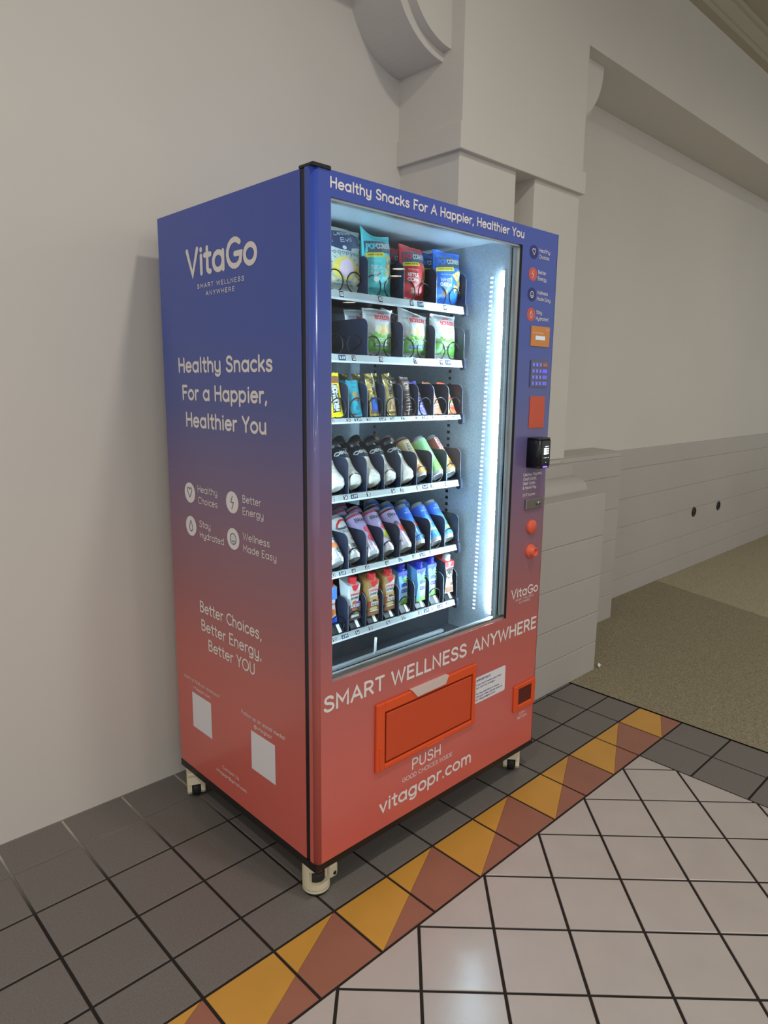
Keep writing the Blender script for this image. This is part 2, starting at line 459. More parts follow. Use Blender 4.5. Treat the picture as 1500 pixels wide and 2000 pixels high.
def disc2(mb, fn, cx, cy, rx, ry, m, n=24, rings=1):
    v = [fn(cx, cy)]; f = []
    for k in range(1, rings+1):
        for i in range(n):
            t = 2*PI*i/n
            v.append(fn(cx+rx*k/rings*math.cos(t), cy+ry*k/rings*math.sin(t)))
    for i in range(n):
        f.append([0, 1+i, 1+(i+1) % n])
        for k in range(rings-1):
            a, b = 1+k*n, 1+(k+1)*n
            f.append([a+i, b+i, b+(i+1) % n, a+(i+1) % n])
    mb.add(v, f, m)
def poly2(mb, fn, pts, m, seg=0.05, rings=4):
    """star-shaped polygon fanned from its centre, finely divided so that it follows a curved surface"""
    b = []
    for (x0, y0), (x1, y1) in zip(pts, pts[1:]+pts[:1]):
        k = max(1, int(math.ceil(math.hypot(x1-x0, y1-y0)/seg)))
        b += [(x0+(x1-x0)*i/k, y0+(y1-y0)*i/k) for i in range(k)]
    cx = sum(p[0] for p in b)/len(b); cy = sum(p[1] for p in b)/len(b)
    n = len(b); v = [fn(cx, cy)]; f = []
    area = sum(p[0]*q[1]-q[0]*p[1] for p, q in zip(b, b[1:]+b[:1]))
    if area < 0: b = b[::-1]
    for k in range(1, rings+1):
        v += [fn(cx+(x-cx)*k/rings, cy+(y-cy)*k/rings) for x, y in b]
    for i in range(n):
        j = (i+1) % n
        f.append([0, 1+i, 1+j])
        for k in range(rings-1):
            a, c = 1+k*n, 1+(k+1)*n
            f.append([a+i, c+i, c+j, a+j])
    mb.add(v, f, m, True)
def rect2(mb, fn, x0, y0, x1, y1, m, nx=1, ny=1):
    v = [fn(x0+(x1-x0)*i/nx, y0+(y1-y0)*j/ny) for j in range(ny+1) for i in range(nx+1)]
    f = [[j*(nx+1)+i, j*(nx+1)+i+1, (j+1)*(nx+1)+i+1, (j+1)*(nx+1)+i] for j in range(ny) for i in range(nx)]
    mb.add(v, f, m, True)

# ------------------------------------------------------------------ the room
YW = 0.2176                                    # plastered wall behind the machine
YWR = 0.205                                    # wall right of the pilaster
YP = -0.13                                     # front of pilaster block and beam
ROWS = [0.2176, 0.0411, -0.1602, -0.3622, -0.5605, -0.7164, -0.9119]
XCARP = 2.436

def clip(poly, a, b, c):
    """keep a*x + b*y <= c"""
    out = []
    for p, q in zip(poly, poly[1:]+poly[:1]):
        dp, dq = a*p[0]+b*p[1]-c, a*q[0]+b*q[1]-c
        if dp <= 0: out.append(p)
        if dp*dq < 0:
            t = dp/(dp-dq); out.append((p[0]+(q[0]-p[0])*t, p[1]+(q[1]-p[1])*t))
    return out
fl = MB()
GW = 0.0042
fl.add([(-6, 0.3, -0.003), (-6, -7, -0.003), (14, -7, -0.003), (14, 0.3, -0.003)], [(0, 1, 2, 3)], GROUT)
def tile(poly, m):
    if len(poly) < 3: return
    n = len(poly); ar = sum(p[0]*q[1]-q[0]*p[1] for p, q in zip(poly, poly[1:]+poly[:1]))
    if abs(ar) < 2e-4: return
    if ar < 0: poly = poly[::-1]
    cx, cy = sum(p[0] for p in poly)/n, sum(p[1] for p in poly)/n
    def inn(p):
        d = math.hypot(p[0]-cx, p[1]-cy); k = max(0, 1-0.0016/d)
        return (cx+(p[0]-cx)*k, cy+(p[1]-cy)*k)
    v = [(x, y, -0.004) for x, y in poly]+[(x, y, -0.0010) for x, y in poly]+[(*inn(p), 0.0) for p in poly]
    f = [[k*n+i, k*n+(i+1) % n, (k+1)*n+(i+1) % n, (k+1)*n+i] for k in (0, 1) for i in range(n)]
    fl.add(v, f+[[2*n+i for i in range(n)]], m)
def rect(x0, x1, y0, y1):
    return [(x0+GW, y0+GW), (x1-GW, y0+GW), (x1-GW, y1-GW), (x0+GW, y1-GW)]
for c in range(-12, 12):
    x0, x1 = c*S, (c+1)*S if c < 11 else XCARP-0.004
    for a, b in zip(ROWS[:5], ROWS[1:6]):
        tile(rect(x0, x1, b, a), TDARK)
    # ochre and brown triangles: one long triangle spans two tiles
    r = rect(x0, x1, ROWS[6], ROWS[5])
    k = c if c % 2 else c-1                    # the pair starts at an odd column
    xa, xb = k*S, (k+2)*S
    H = ROWS[5]-ROWS[6]
    # diagonal from (xb, top) to (xa, bottom)
    A, B = H, -(xb-xa)
    Cc = A*xb+B*ROWS[5]
    tile(clip(r, A, B, Cc-0.0001), TYEL)
    tile(clip(r, -A, -B, -Cc-0.0001), TBRN)
ys = [ROWS[6]]+[-0.9119-0.2040*i for i in range(1, 18)]
for a, b in zip(ys, ys[1:]):
    tile(rect(10*S, 11*S, b, a), TDARK)
    tile(rect(11*S, XCARP-0.004, b, a), TDARK)
R2 = 1/math.sqrt(2)
A0, B0 = 0.0797, 1.5785
for i in range(-26, 6):
    for j in range(-20, 14):
        s0, t0 = A0+i*S, B0+j*S
        q = []
        for s, t in ((s0+GW, t0+GW), (s0+S-GW, t0+GW), (s0+S-GW, t0+S-GW), (s0+GW, t0+S-GW)):
            q.append(((s+t)*R2, (s-t)*R2))
        cx = sum(p[0] for p in q)/4; cy = sum(p[1] for p in q)/4
        if cx < -4 or cy < -4.4: continue
        q = clip(q, 1, 0, 10*S-GW); q = clip(q, 0, 1, ROWS[6]-GW) if len(q) > 2 else q
        tile(q, TCRM)
floor_o = tag(fl.build('floor'), 'tiled floor of charcoal tiles, ochre and brown triangles and cream diamonds', None, None, 'structure')

cp = MB()
x_a, x_b = 4.598, 4.598-0.3567*5.2
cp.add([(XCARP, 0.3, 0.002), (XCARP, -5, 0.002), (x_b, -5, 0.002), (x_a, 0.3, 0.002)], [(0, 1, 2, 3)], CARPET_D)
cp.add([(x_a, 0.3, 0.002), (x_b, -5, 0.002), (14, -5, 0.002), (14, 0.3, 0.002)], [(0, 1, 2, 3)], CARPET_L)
tag(cp.build('floor_carpet'), 'two-tone olive carpet right of the tiles', None, None, 'structure')

tag(MB().box((-6, YW, 0), (1.80, 0.40, 3.66), WALL).build('wall_left'), 'cream painted wall behind the vending machine', None, None, 'structure')
tag(MB().box((2.50, YWR, 0), (14, 0.40, 3.66), WALL).build('wall_right'), 'cream painted wall beyond the pilaster', None, None, 'structure')
tag(MB().box((-6, -4.6, 3.630), (14, 0.40, 3.78), CEILP).build('ceiling'), 'ceiling', None, None, 'structure')
tag(MB().box((-6, YP, 3.0), (14, YW, 3.63), WALL).build('beam'), 'deep beam running along the wall head', None, None, 'structure')
co = MB()
co.prism([(-0.12, 3.527), (-0.182, 3.527), (-0.182, 3.556), (-0.194, 3.560), (-0.234, 3.590), (-0.234, 3.598), (-0.252, 3.602), (-0.252, 3.632), (-0.12, 3.632)][::-1], 'x', -6, 14, CEILP)
tag(co.build('cornice'), 'stepped cornice under the ceiling', None, None, 'structure')

# pilaster with two piers, capital block, ovolo foot and plinth
pl = MB()
XPL, XPR = 1.748, 2.640
pl.box((XPL, YP, 2.4557), (XPR, 0.3, 3.0), WALL)
pl.box((XPL-0.010, YP-0.006, 2.356), (XPR+0.026, 0.3, 2.4555), WALL, 0.003)
pl.box((XPL+0.012, -0.112, 1.085), (2.1364, 0.3, 2.37), WALL, 0.003)
pl.box((2.2795, -0.112, 1.085), (2.655, 0.3, 2.37), WALL, 0.003)
pl.box((2.10, 0.03, 1.085), (2.30, 0.3, 2.37), WALL)
pl.box((XPL+0.02, -0.095, 1.04), (2.645, 0.3, 1.09), WALL)
tag(pl.build('column'), 'cream pilaster of two flat piers under a heavy block', None, None, 'structure')
pb = MB()
pb.box((1.735, -0.163, 0.99), (2.66, 0.3, 1.060), BASEPAINT, 0.003)
ov = [(-0.166-0.0865*math.sin(t), 0.932+0.070*math.cos(t)) for t in [PI/2*k/10 for k in range(11)]]
pb.prism([(0.3, 0.93), (0.3, 1.002)]+ov, 'x', 1.735, 2.66, BASEPAINT)
zs = [0.0, 0.157, 0.319, 0.515, 0.719, 0.933]
for a, b in zip(zs, zs[1:]):
    pb.box((1.70, -0.353, a+0.0015), (2.668, 0.3, b-0.0015), BASEPAINT, 0.003)
pb.box((1.705, -0.348, 0), (2.663, 0.3, 0.93), BASEPAINT)
tag(pb.build('baseboard_left'), 'stone-course plinth under the pilaster', None, None, 'structure')
# stepped wainscot right of the pilaster
zc = [0.0, 0.160, 0.314, 0.514, 0.712, 0.914, 1.036]
wb = MB()
for a, b in zip(zc, zc[1:]):
    wb.box((2.60, 0.0, a+0.0015), (3.50, 0.3, b-0.0015), BASEPAINT, 0.003)
wb.box((2.60, 0.004, 0), (3.496, 0.3, 1.035), BASEPAINT)
wb.prism([(0.25, 1.036), (0.25, 1.074), (0.05, 1.066), (0.015, 1.056), (0.0, 1.036)], 'x', 2.60, 3.50, BASEPAINT)
tag(wb.build('baseboard_front'), 'projecting course of the wainscot beside the pilaster', None, None, 'structure')
wr = MB()
zr = [0.0, 0.130, 0.290, 0.500, 0.697, 0.903, 1.036]
for a, b in zip(zr, zr[1:]):
    wr.box((3.45, 0.188, a+0.0015), (14, 0.3, b-0.0015), BASEPAINT, 0.0025)
wr.box((3.45, 0.192, 0), (14, 0.3, 1.034), BASEPAINT)
tag(wr.build('baseboard_right'), 'grooved wainscot along the right wall', None, None, 'structure')

# ovolo corbels either side of the pilaster, two layers each
def corbel(xc, sgn, name):
    c = MB()
    for r, rz, yb in ((0.292, 0.296, -0.024), (0.254, 0.262, -0.064)):
        n = 20
        pts = [(xc, 3.01)]+[(xc+sgn*r*math.cos(t), 2.99-rz*math.sin(t)) for t in [PI/2*k/n for k in range(n+1)]]
        pts.insert(1, (xc+sgn*r, 3.01))
        if sgn > 0: pts = pts[::-1]
        c.prism(pts, 'y', 0.25, yb, WALL)
    return tag(c.build(name), 'quarter-round corbel beside the pilaster', None, None, 'structure')
corbel(1.752, -1, 'trim_1')
corbel(2.636, 1, 'trim_2')

# ceiling downlights, most added to raise the light: housing with an emitting lens, and its own lamp
LENS = mat('lamp_lens', (255, 236, 205), 0.4, emit=25.0)
RIMW = mat('lamp_rim', (225, 222, 215), 0.4)
lamp0 = None
for i, (x, y) in enumerate(LAMP_SPOTS):
    if lamp0 is None:
        lamp0 = empty('unseen_or_mirrored_downlight', (x, y, 3.63), 'unseen round downlight in the ceiling, placed for its light', 'downlight', 'unseen ceiling downlights')
        MB().lathe([(0.13, 0.0), (0.13, -0.012), (0.105, -0.012), (0.10, 0.0)], RIMW, 32).build('rim', lamp0)
        MB().lathe([(0.0, -0.004), (0.10, -0.004), (0.10, 0.0)], LENS, 32).build('lens', lamp0)
        lo = lamp0
    else:
        lo = copy_tree(lamp0)
        lo.location = (x, y, 3.63)
    ld = bpy.data.lights.new('downlight_lamp', 'AREA')
    ld.shape = 'DISK'; ld.size = 0.20; ld.energy = LAMP_W; ld.color = LAMP_COLOR; ld.spread = math.radians(170)
    lob = bpy.data.objects.new('downlight_lamp', ld); COL.objects.link(lob)
    lob.location = (x, y, 3.612)

# the lamps of the far end of the concourse, seen mirrored in the glass
tag(MB().box((8.4, -14.8, 3.60), (14.0, -8.2, 3.72), CEILP).build('ceiling'), 'far ceiling of the concourse', None, None, 'structure')
for x, y, sc_ in ((9.09, -8.88, 1.2), (9.66, -9.52, 1.2), (12.01, -13.65, 1.7), (12.76, -13.66, 0.6), (13.19, -14.12, 0.6)):
    lo = copy_tree(lamp0)
    lo.location = (x, y, 3.60); lo.scale = (sc_, sc_, 1)
    lo['label'] = 'downlight at the far end of the concourse, mirrored in the glass'; lo['group'] = 'far concourse downlights'

# round black grommets in the wainscot, a paper scrap on the carpet
def grommet(x, z, label, inner):
    g = empty('cable_grommet', (x, 0.188, z), label, 'grommet')
    mt = Matrix.Rotation(PI/2, 4, 'X')
    MB().lathe([(0.040, 0.0), (0.040, 0.004), (0.034, 0.006), (0.026, 0.006), (0.024, 0.002)], BLACKP, 28, mt).build('rim', g)
    MB().lathe([(0.0, 0.003 if inner else 0.001), (0.024, 0.003 if inner else 0.001), (0.024, 0.0)], RUBBER if inner else BLACKP, 24, mt).build('cap', g)
grommet(5.143, 0.466, 'black round grommet low in the wainscot, nearer the pilaster', True)
grommet(5.654, 0.459, 'black round grommet low in the wainscot, farther from the pilaster', False)
ps = MB()
ps.add([(2.700, -0.372, 0.003), (2.745, -0.352, 0.003), (2.738, -0.340, 0.016), (2.705, -0.352, 0.012), (2.72, -0.356, 0.004)], [(0, 4, 3), (4, 1, 2), (4, 2, 3)], PRINT)
pso = ps.build('paper_scrap', loc=(2.72, -0.356, 0.003))
tag(pso, 'small white paper scrap on the carpet at the plinth corner', 'paper')

# ------------------------------------------------------------------ the vending machine
XL, XR = 0.5866, 1.6357
YF, YG, YB = -0.6706, -0.6223, 0.1077
ZB, ZT = 0.1237, 1.9436
GX0, GX1, GZ0, GZ1 = 0.6417, 1.4223, 0.6527, 1.8843
VM_LOC = ((XL+XR)/2, (YF+YB)/2, 0.0)
vm = empty('vending_machine', VM_LOC, 'tall glass-fronted snack vending machine wrapped blue to coral, standing on casters', 'vending machine')
def part(mb, name, parent=None, recalc=False):
    """a part of the machine, given in world coordinates"""
    return mb.build(name, parent or vm, VM_LOC, recalc=recalc)

cb = MB()
t = 0.012
cb.box((XL, YG, ZB), (XL+t, YB, ZT), WRAP)
cb.box((XR-t, YG, ZB), (XR, YB, ZT), WRAP)
cb.box((XL+t, YG, ZT-t), (XR-t, YB, ZT-0.0005), WRAP)
cb.box((XL+t, YB-t, ZB+t), (XR-t, YB-0.0005, ZT-t), WRAP)
cb.box((XL+t, YG, ZB+0.0005), (XR-t, YB, ZB+t), BLACK)
cabinet = part(cb, 'cabinet')
bs = MB()
for a, b in (((XL-0.001, YF+0.004, 0.099), (XR+0.001, YF+0.040, ZB+0.0004)), ((XL-0.001, YB-0.03, 0.099), (XR+0.001, YB, ZB-0.0002)),
             ((XL-0.001, YF+0.0402, 0.099), (XL+0.03, YB-0.0302, ZB-0.0002)), ((XR-0.03, YF+0.0402, 0.099), (XR+0.001, YB-0.0302, ZB-0.0002))):
    bs.box(a, b, BLACK)
bs.box((XL+0.01, YF+0.02, 0.108), (XR-0.01, YB-0.01, 0.120), BLACK)
base_frame = part(bs, 'base_frame')
gk = MB()
for a, b in (((XL+0.0015, YG-0.018, ZB+0.001), (XL+0.025, YG-0.0004, ZT-0.001)), ((XR-0.21, YG-0.018, ZB+0.001), (XR-0.0015, YG-0.0004, ZT-0.001)),
             ((XL+0.0255, YG-0.018, ZT-0.03), (XR-0.2105, YG-0.0004, ZT-0.001)), ((XL+0.0255, YG-0.018, ZB+0.001), (XR-0.2105, YG-0.0004, 0.55))):
    gk.box(a, b, BLACKP)
part(gk, 'door_gasket')

# liner of the chilled compartment
IX0, IX1, IZ0, IZ1, IYB = 0.612, 1.400, 0.575, 1.900, 0.07
ln = MB()
ln.box((IX1, -0.640, 0.56), (IX1+0.010, IYB, IZ1+0.006), GALV)
ln.box((IX0-0.010, -0.618, 0.56), (IX0, IYB, IZ1+0.006), GALV)
ln.box((IX0-0.010, IYB, 0.56), (IX1+0.010, IYB+0.010, IZ1+0.006), GALV)
ln.box((IX0-0.010, -0.640, IZ1), (IX1+0.010, IYB+0.010, IZ1+0.012), GALV)
# slotted uprights on the side wall
z = 0.62
while z < 1.84:
    for y in (-0.405, -0.020):
        ln.box((IX1-0.0006, y-0.006, z), (IX1+0.001, y+0.006, z+0.0105), BLACKP)
    z += 0.0235
liner = part(ln, 'liner')
fl_ = MB()
fl_.box((IX0, -0.635, 0.560), (IX1, IYB, 0.577), DARKI)
fl_.box((IX0, -0.430, 0.577), (IX1, -0.424, 0.682), DARKI)
floor_plate = part(fl_, 'floor_plate')
ch = MB()
ch.box((IX0+0.02, -0.512, 0.578), (1.281, -0.498, 0.605), LIPM, 0.002)
ch.box((IX0+0.02, -0.512, 0.592), (1.281, -0.44, 0.5955), DARKI)
part(ch, 'chute_rail')
tagm = MB()
tagm.tube([(0.949, -0.516, 0.660), (0.9455, -0.518, 0.640), (0.944, -0.519, 0.620), (0.943, -0.517, 0.606)], 0.0042, WHITEP, 8)
part(tagm, 'plastic_stick')

# lit strips inside the door jambs
def led_strip(x, flip, lm):
    st = MB()
    st.box((x-0.006, -0.634, 0.662), (x+0.006, -0.622, 1.812), ALU)
    o = part(st, 'light_strip')
    d = MB()
    sx = -1 if flip else 1
    xf = x+sx*0.0063
    d.box((xf-0.0006, -0.6312, 0.667), (xf+0.0006, -0.6246, 1.806), lm)
    d.box((x-0.0045, -0.6218, 0.667), (x+0.0045, -0.6206, 1.806), LED_BACK if flip else lm)
    part(d, 'light_diodes', o)
led_strip(1.3925, True, LED)
led_strip(0.6215, False, LED_DIM)
dt = MB()  # glowing dots stand in for the strip's reflection on the liner wall
DOT = mat('reflected_dot', (235, 246, 255), 0.4, emit=2.2, emit_rgb=(225, 242, 255))
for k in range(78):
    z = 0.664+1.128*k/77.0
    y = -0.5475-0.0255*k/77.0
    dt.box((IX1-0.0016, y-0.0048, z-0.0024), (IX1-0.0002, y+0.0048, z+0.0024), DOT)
part(dt, 'diode_reflection', liner)

# ---- door: a frame round the glass with a rounded hinge edge
dr = MB()
r = 0.016
yb = YG-0.0175
edge = [(XL+r-r*math.cos(a), YF+r-r*math.sin(a)) for a in [PI/2*k/8 for k in range(9)]]      # from the side round to the front
stile = [(XL, yb)]+edge+[(GX0, YF), (GX0, yb)]
dr.prism(stile, 'z', ZB, ZT, WRAP, True)
edge_r = [(XR-r+r*math.sin(a), YF+r-r*math.cos(a)) for a in [PI/2*k/8 for k in range(9)]]
dr.prism([(GX1, yb), (GX1, YF)]+edge_r+[(XR, yb)], 'z', ZB, ZT, WRAP, True)
dr.box((GX0, YF, ZB), (GX1, yb, GZ0), WRAP)
dr.box((GX0, YF, GZ1), (GX1, yb, ZT), WRAP)
door = part(dr, 'door', recalc=True)
for p in door.data.polygons:                  # flat faces stay flat
    n = p.normal
    p.use_smooth = not (abs(n.x) > 0.999 or abs(n.y) > 0.999 or abs(n.z) > 0.999)
gf = MB()
gf.box((GX1-0.004, -0.664, GZ0+0.0125), (GX1-0.0002, -0.640, GZ1-0.0065), ALU)
gf.box((GX1-0.016, -0.6595, GZ0+0.0125), (GX1-0.0041, -0.648, GZ1-0.0065), ALU)
gf.box((GX0+0.0002, -0.664, GZ0+0.0125), (GX0+0.006, -0.640, GZ1-0.0065), ALU)
gf.box((GX0, -0.664, GZ0+0.0002), (GX1, -0.640, GZ0+0.004), ALU)
gf.box((GX0, -0.660, GZ0+0.004), (GX1, -0.650, GZ0+0.012), CHROME)
gf.box((GX0, -0.648, GZ0+0.004), (GX1, -0.636, GZ0+0.009), ALU)
gf.box((GX0, -0.664, GZ1-0.006), (GX1, -0.640, GZ1-0.0002), ALU)
gf.box((GX1-0.0016, YF-0.0004, GZ0), (GX1+0.0012, -0.664, GZ1), BLACKP)
part(gf, 'glass_frame', door)
gl = MB()
gl.box((GX0, -0.6575, GZ0), (GX1, -0.6535, GZ1), GLASS)
part(gl, 'glass', door)

# delivery flap
fr = MB()
DX0, DX1, DZ0, DZ1 = 0.801, 1.258, 0.3205, 0.5365
FX0, FX1, FZ0, FZ1 = 0.836, 1.243, 0.338, 0.504
yo = YF-0.010
for a, b in (((DX0, yo, DZ0), (FX0, YF, DZ1)), ((FX1, yo, DZ0), (DX1, YF, DZ1)), ((FX0-.001, yo, FZ1), (FX1+.001, YF, DZ1)), ((FX0-.001, yo, DZ0), (FX1+.001, YF, FZ0))):
    fr.box(a, b, ORANGE, 0.0035)
fr.box((FX0-0.002, YF-0.0012, FZ0-0.002), (FX1+0.002, YF-0.0002, FZ1+0.002), ORANGE_D)
fr.box((0.812, yo-0.003, 0.333), (0.820, YF, 0.40), ORANGE, 0.002)
fr.box((1.02, yo-0.002, 0.3215), (1.10, YF, 0.327), ORANGE, 0.002)
dfr = part(fr, 'delivery_frame', None)
fp = MB()
fp.box((FX0+0.007, YF-0.0075, FZ0+0.005), (FX1-0.005, YF-0.001, FZ1-0.006), mat('orange_flap', (206, 74, 32), 0.45), 0.003)
part(fp, 'delivery_flap', dfr)
tb = MB()
tb.prism([(0.944, 0.5395), (1.113, 0.5395), (1.098, 0.514), (0.969, 0.512)][::-1], 'y', yo-0.0035, YF, mat('pale_tab', (214, 196, 190), 0.4))
part(tb, 'pull_tab', dfr)

# coin return
cr = MB()
CX0, CX1, CZ0, CZ1 = 1.487, 1.620, 0.2785, 0.380
a0, a1, b0, b1 = 1.514, 1.598, 0.300, 0.362
for a, b in (((CX0, YF-0.008, CZ0), (a0, YF, CZ1)), ((a1, YF-0.008, CZ0), (CX1, YF, CZ1)), ((a0-.001, YF-0.008, b1), (a1+.001, YF, CZ1)), ((a0-.001, YF-0.008, CZ0), (a1+.001, YF, b0))):
    cr.box(a, b, ORANGE, 0.004)
crf = part(cr, 'coin_return')
cf = MB()
cf.box((a0-0.001, YF-0.004, b0-0.001), (a1+0.001, YF-0.0003, b1+0.001), mat('smoked_flap', (92, 32, 22), 0.25))
part(cf, 'coin_flap', crf)

# control column
OFF = 0.0006
def FR(off=OFF):
    return lambda x, z: (x, YF-off, z)
def SD(off=OFF):
    return lambda s, z: (XL-off, -s, z)
lcd = MB()
lcd.box((1.490, YF-0.003, 1.578), (1.597, YF, 1.6425), mat('amber_panel', (214, 138, 62), 0.4))
lp = part(lcd, 'display_panel')
ls = MB()
ls.box((1.515, YF-0.0040, 1.5985), (1.569, YF-0.0028, 1.6115), mat('lcd_screen', (205, 222, 235), 0.3, emit=0.25))
put_text(ls, 'MADE', FR(0.0034), 1.572, 1.630, 0.006, 0.02, PRINT)
rect2(ls, FR(0.0034), 1.495, 1.620, 1.562, 1.6215, PRINT)
part(ls, 'display_screen', lp)
kp = MB()
kp.box((1.4965, YF-0.003, 1.4445), (1.597, YF, 1.532), mat('keypad_steel', (112, 112, 114), 0.35, metal=0.5))
kpo = part(kp, 'keypad')
KEYB = mat('blue_lit_key', (108, 112, 200), 0.4, emit=0.35, emit_rgb=(90, 96, 230))
KEYR = mat('red_lit_key', (170, 104, 112), 0.4, emit=0.12)
KEYL = mat('bright_blue_key', (96, 92, 250), 0.4, emit=0.7, emit_rgb=(84, 80, 255))
for rr in range(4):
    for cc in range(4):
        x0 = 1.503+cc*0.0205; w = 0.0135 if cc < 3 else 0.0255
        z1 = 1.5235-rr*0.0205
        k = MB()
        km = KEYR if (rr == 0 and cc == 3) else (KEYL if (rr, cc) == (1, 3) else KEYB)
        k.box((x0, YF-0.0055, z1-0.0125), (x0+w, YF-0.0025, z1), km, 0.001)
        if cc < 3:
            put_text(k, ('123', '456', '789', '*0#')[rr][cc] if rr < 3 or cc == 1 else '-', FR(0.0058), x0+0.0045, z1-0.0105, 0.008, 0.0045, PRINT)
        part(k, 'key', kpo)
bp = MB(); bp.box((1.5025, YF-0.002, 1.306), (1.591, YF, 1.413), mat('red_panel', (206, 84, 54), 0.45), 0.0008); part(bp, 'blank_panel')
cdr = MB()
pr = [(1.500, YF), (1.501, -0.714), (1.504, -0.7200), (1.509, -0.7225), (1.562, -0.7225), (1.568, -0.7195), (1.571, -0.712), (1.574, YF)]
cdr.prism(pr, 'z', 1.182, 1.268, BLACKP, True)
cdr.prism([(p[0]*0.97+1.537*0.03, p[1]*0.97+YF*0.03) for p in pr], 'z', 1.268, 1.2755, BLACKP, True)
cdr.prism([(p[0]*0.96+1.537*0.04, p[1]*0.96+YF*0.04) for p in pr], 'z', 1.1735, 1.182, BLACKP, True)
rd = part(cdr, 'card_reader', recalc=True)
for p in rd.data.polygons:
    if abs(p.normal.z) > 0.99: p.use_smooth = False
sc = MB()
sc.box((1.512, -0.7230, 1.1850), (1.560, -0.7215, 1.2650), mat('reader_glass', (8, 9, 13), 0.12))
sc.box((1.525, -0.7233, 1.2195), (1.541, -0.7230, 1.2425), mat('reader_lcd', (220, 235, 235), 0.3, emit=1.3))
for q in range(3):
    sc.box((1.544, -0.7233, 1.2215+q*0.0075), (1.553, -0.7230, 1.2265+q*0.0075), mat('reader_lcd', ()))
sc.box((1.530, -0.7233, 1.2465), (1.551, -0.7230, 1.2485), mat('reader_lcd', ()))
for q in range(4):
    sc.box((1.526+q*0.0085, -0.7233, 1.2080), (1.5285+q*0.0085, -0.7230, 1.2105), mat('reader_lcd', ()))
sc.box((1.536, -0.7233, 1.1930), (1.541, -0.7230, 1.1945), mat('reader_lcd', ()))
part(sc, 'reader_screen', rd)
sl = MB(); sl.box((1.526, -0.7236, 1.1765), (1.548, -0.715, 1.1800), mat('violet_light', (120, 100, 255), 0.4, emit=2.5)); part(sl, 'reader_light', rd)
lk = MB()
lk.box((1.5025, YF-0.007, 1.0255), (1.604, YF, 1.062), CHROME, 0.002)
lk.box((1.5045, YF-0.008, 1.027), (1.520, YF-0.006, 1.0605), CHROME, 0.002)
lock = part(lk, 'lock_plate')
kh = MB()
mt = Matrix.Translation((1.575, YF-0.007, 1.044)) @ Matrix.Rotation(PI/2, 4, 'X')
kh.lathe([(0.009, 0), (0.009, 0.005), (0.006, 0.007), (0, 0.007)], CHROME, 20, mt)
kh.box((1.574, YF-0.0150, 1.040), (1.576, YF-0.0138, 1.048), BLACK)
part(kh, 'lock_cylinder', lock)
ORC = mat('coral_plastic', (232, 98, 66), 0.4)
c1 = MB()
mt = Matrix.Translation((1.547, YF, 0.962)) @ Matrix.Rotation(PI/2, 4, 'X')
c1.lathe([(0.0245, 0), (0.0245, 0.008), (0.022, 0.0105), (0, 0.0105)], ORC, 32, mt); part(c1, 'round_cap')
c2 = MB()
mt = Matrix.Translation((1.548, YF, 0.874)) @ Matrix.Rotation(PI/2, 4, 'X')
c2.lathe([(0.0245, 0), (0.0245, 0.006), (0.022, 0.008), (0.0175, 0.009), (0.0165, 0.024), (0.0145, 0.026), (0.0115, 0.0255), (0.0105, 0.018), (0.0, 0.018)], ORC, 32, mt); part(c2, 'round_knob')
hg = MB()
hg.box((XL-0.001, YF-0.003, ZT), (0.640, YG+0.004, ZT+0.0075), BLACK, 0.002)
hg.box((XL-0.001, YF-0.0035, ZT-0.002), (0.640, YF+0.001, ZT+0.006), BLACK, 0.001)
part(hg, 'hinge_plate')

# ---- printing on the front
F = FR()
def front_text(*a, **k):
    q = MB(); put_text(q, *a, **k); part(q, 'lettering', door)
W1, W2, W3 = 0.15, 0.13, 0.12
front_text('Healthy Snacks For A Happier, Healthier You', F, 0.6375, 1.9035, 0.0265, 0.790, PRINT, 0.165)
front_text('SMART WELLNESS ANYWHERE', F, 0.6095, 0.572, 0.0475, 1.002, PRINT, 0.17)
front_text('PUSH', F, 0.9605, 0.2645, 0.0385, 0.136, PRINT, 0.14)
front_text('GOOD CHOICES INSIDE', F, 0.920, 0.2385, 0.0150, 0.235, PRINT, 0.13)
front_text('vitagopr.com', F, 0.822, 0.174, 0.0480, 0.433, PRINT, 0.16)
front_text('COIN', F, 1.531, 0.2545, 0.0095, 0.040, PRINT, 0.15)
front_text('RETURN', F, 1.522, 0.2385, 0.0095, 0.060, PRINT, 0.15)
for i, (s, w) in enumerate((('Cashless Payment,', .112), ('Credit Cards,', .080), ('Debit Cards', .072), ('& Mobile Pay.', .082))):
    front_text(s, F, 1.4865, 1.1435-i*0.0152, 0.0108, w, PRINT, 0.14)
front_text('24/7 Access', F, 1.487, 1.0735, 0.0098, 0.074, PRINT, 0.14)
front_text('VitaGo', F, 1.4475, 0.7135, 0.0350, 0.163, PRINT, 0.15)
front_text('SMART WELLNESS', F, 1.4755, 0.7010, 0.0080, 0.110, PRINT, 0.14, track=0.3)
front_text('ANYWHERE', F, 1.497, 0.6890, 0.0080, 0.066, PRINT, 0.14, track=0.3)
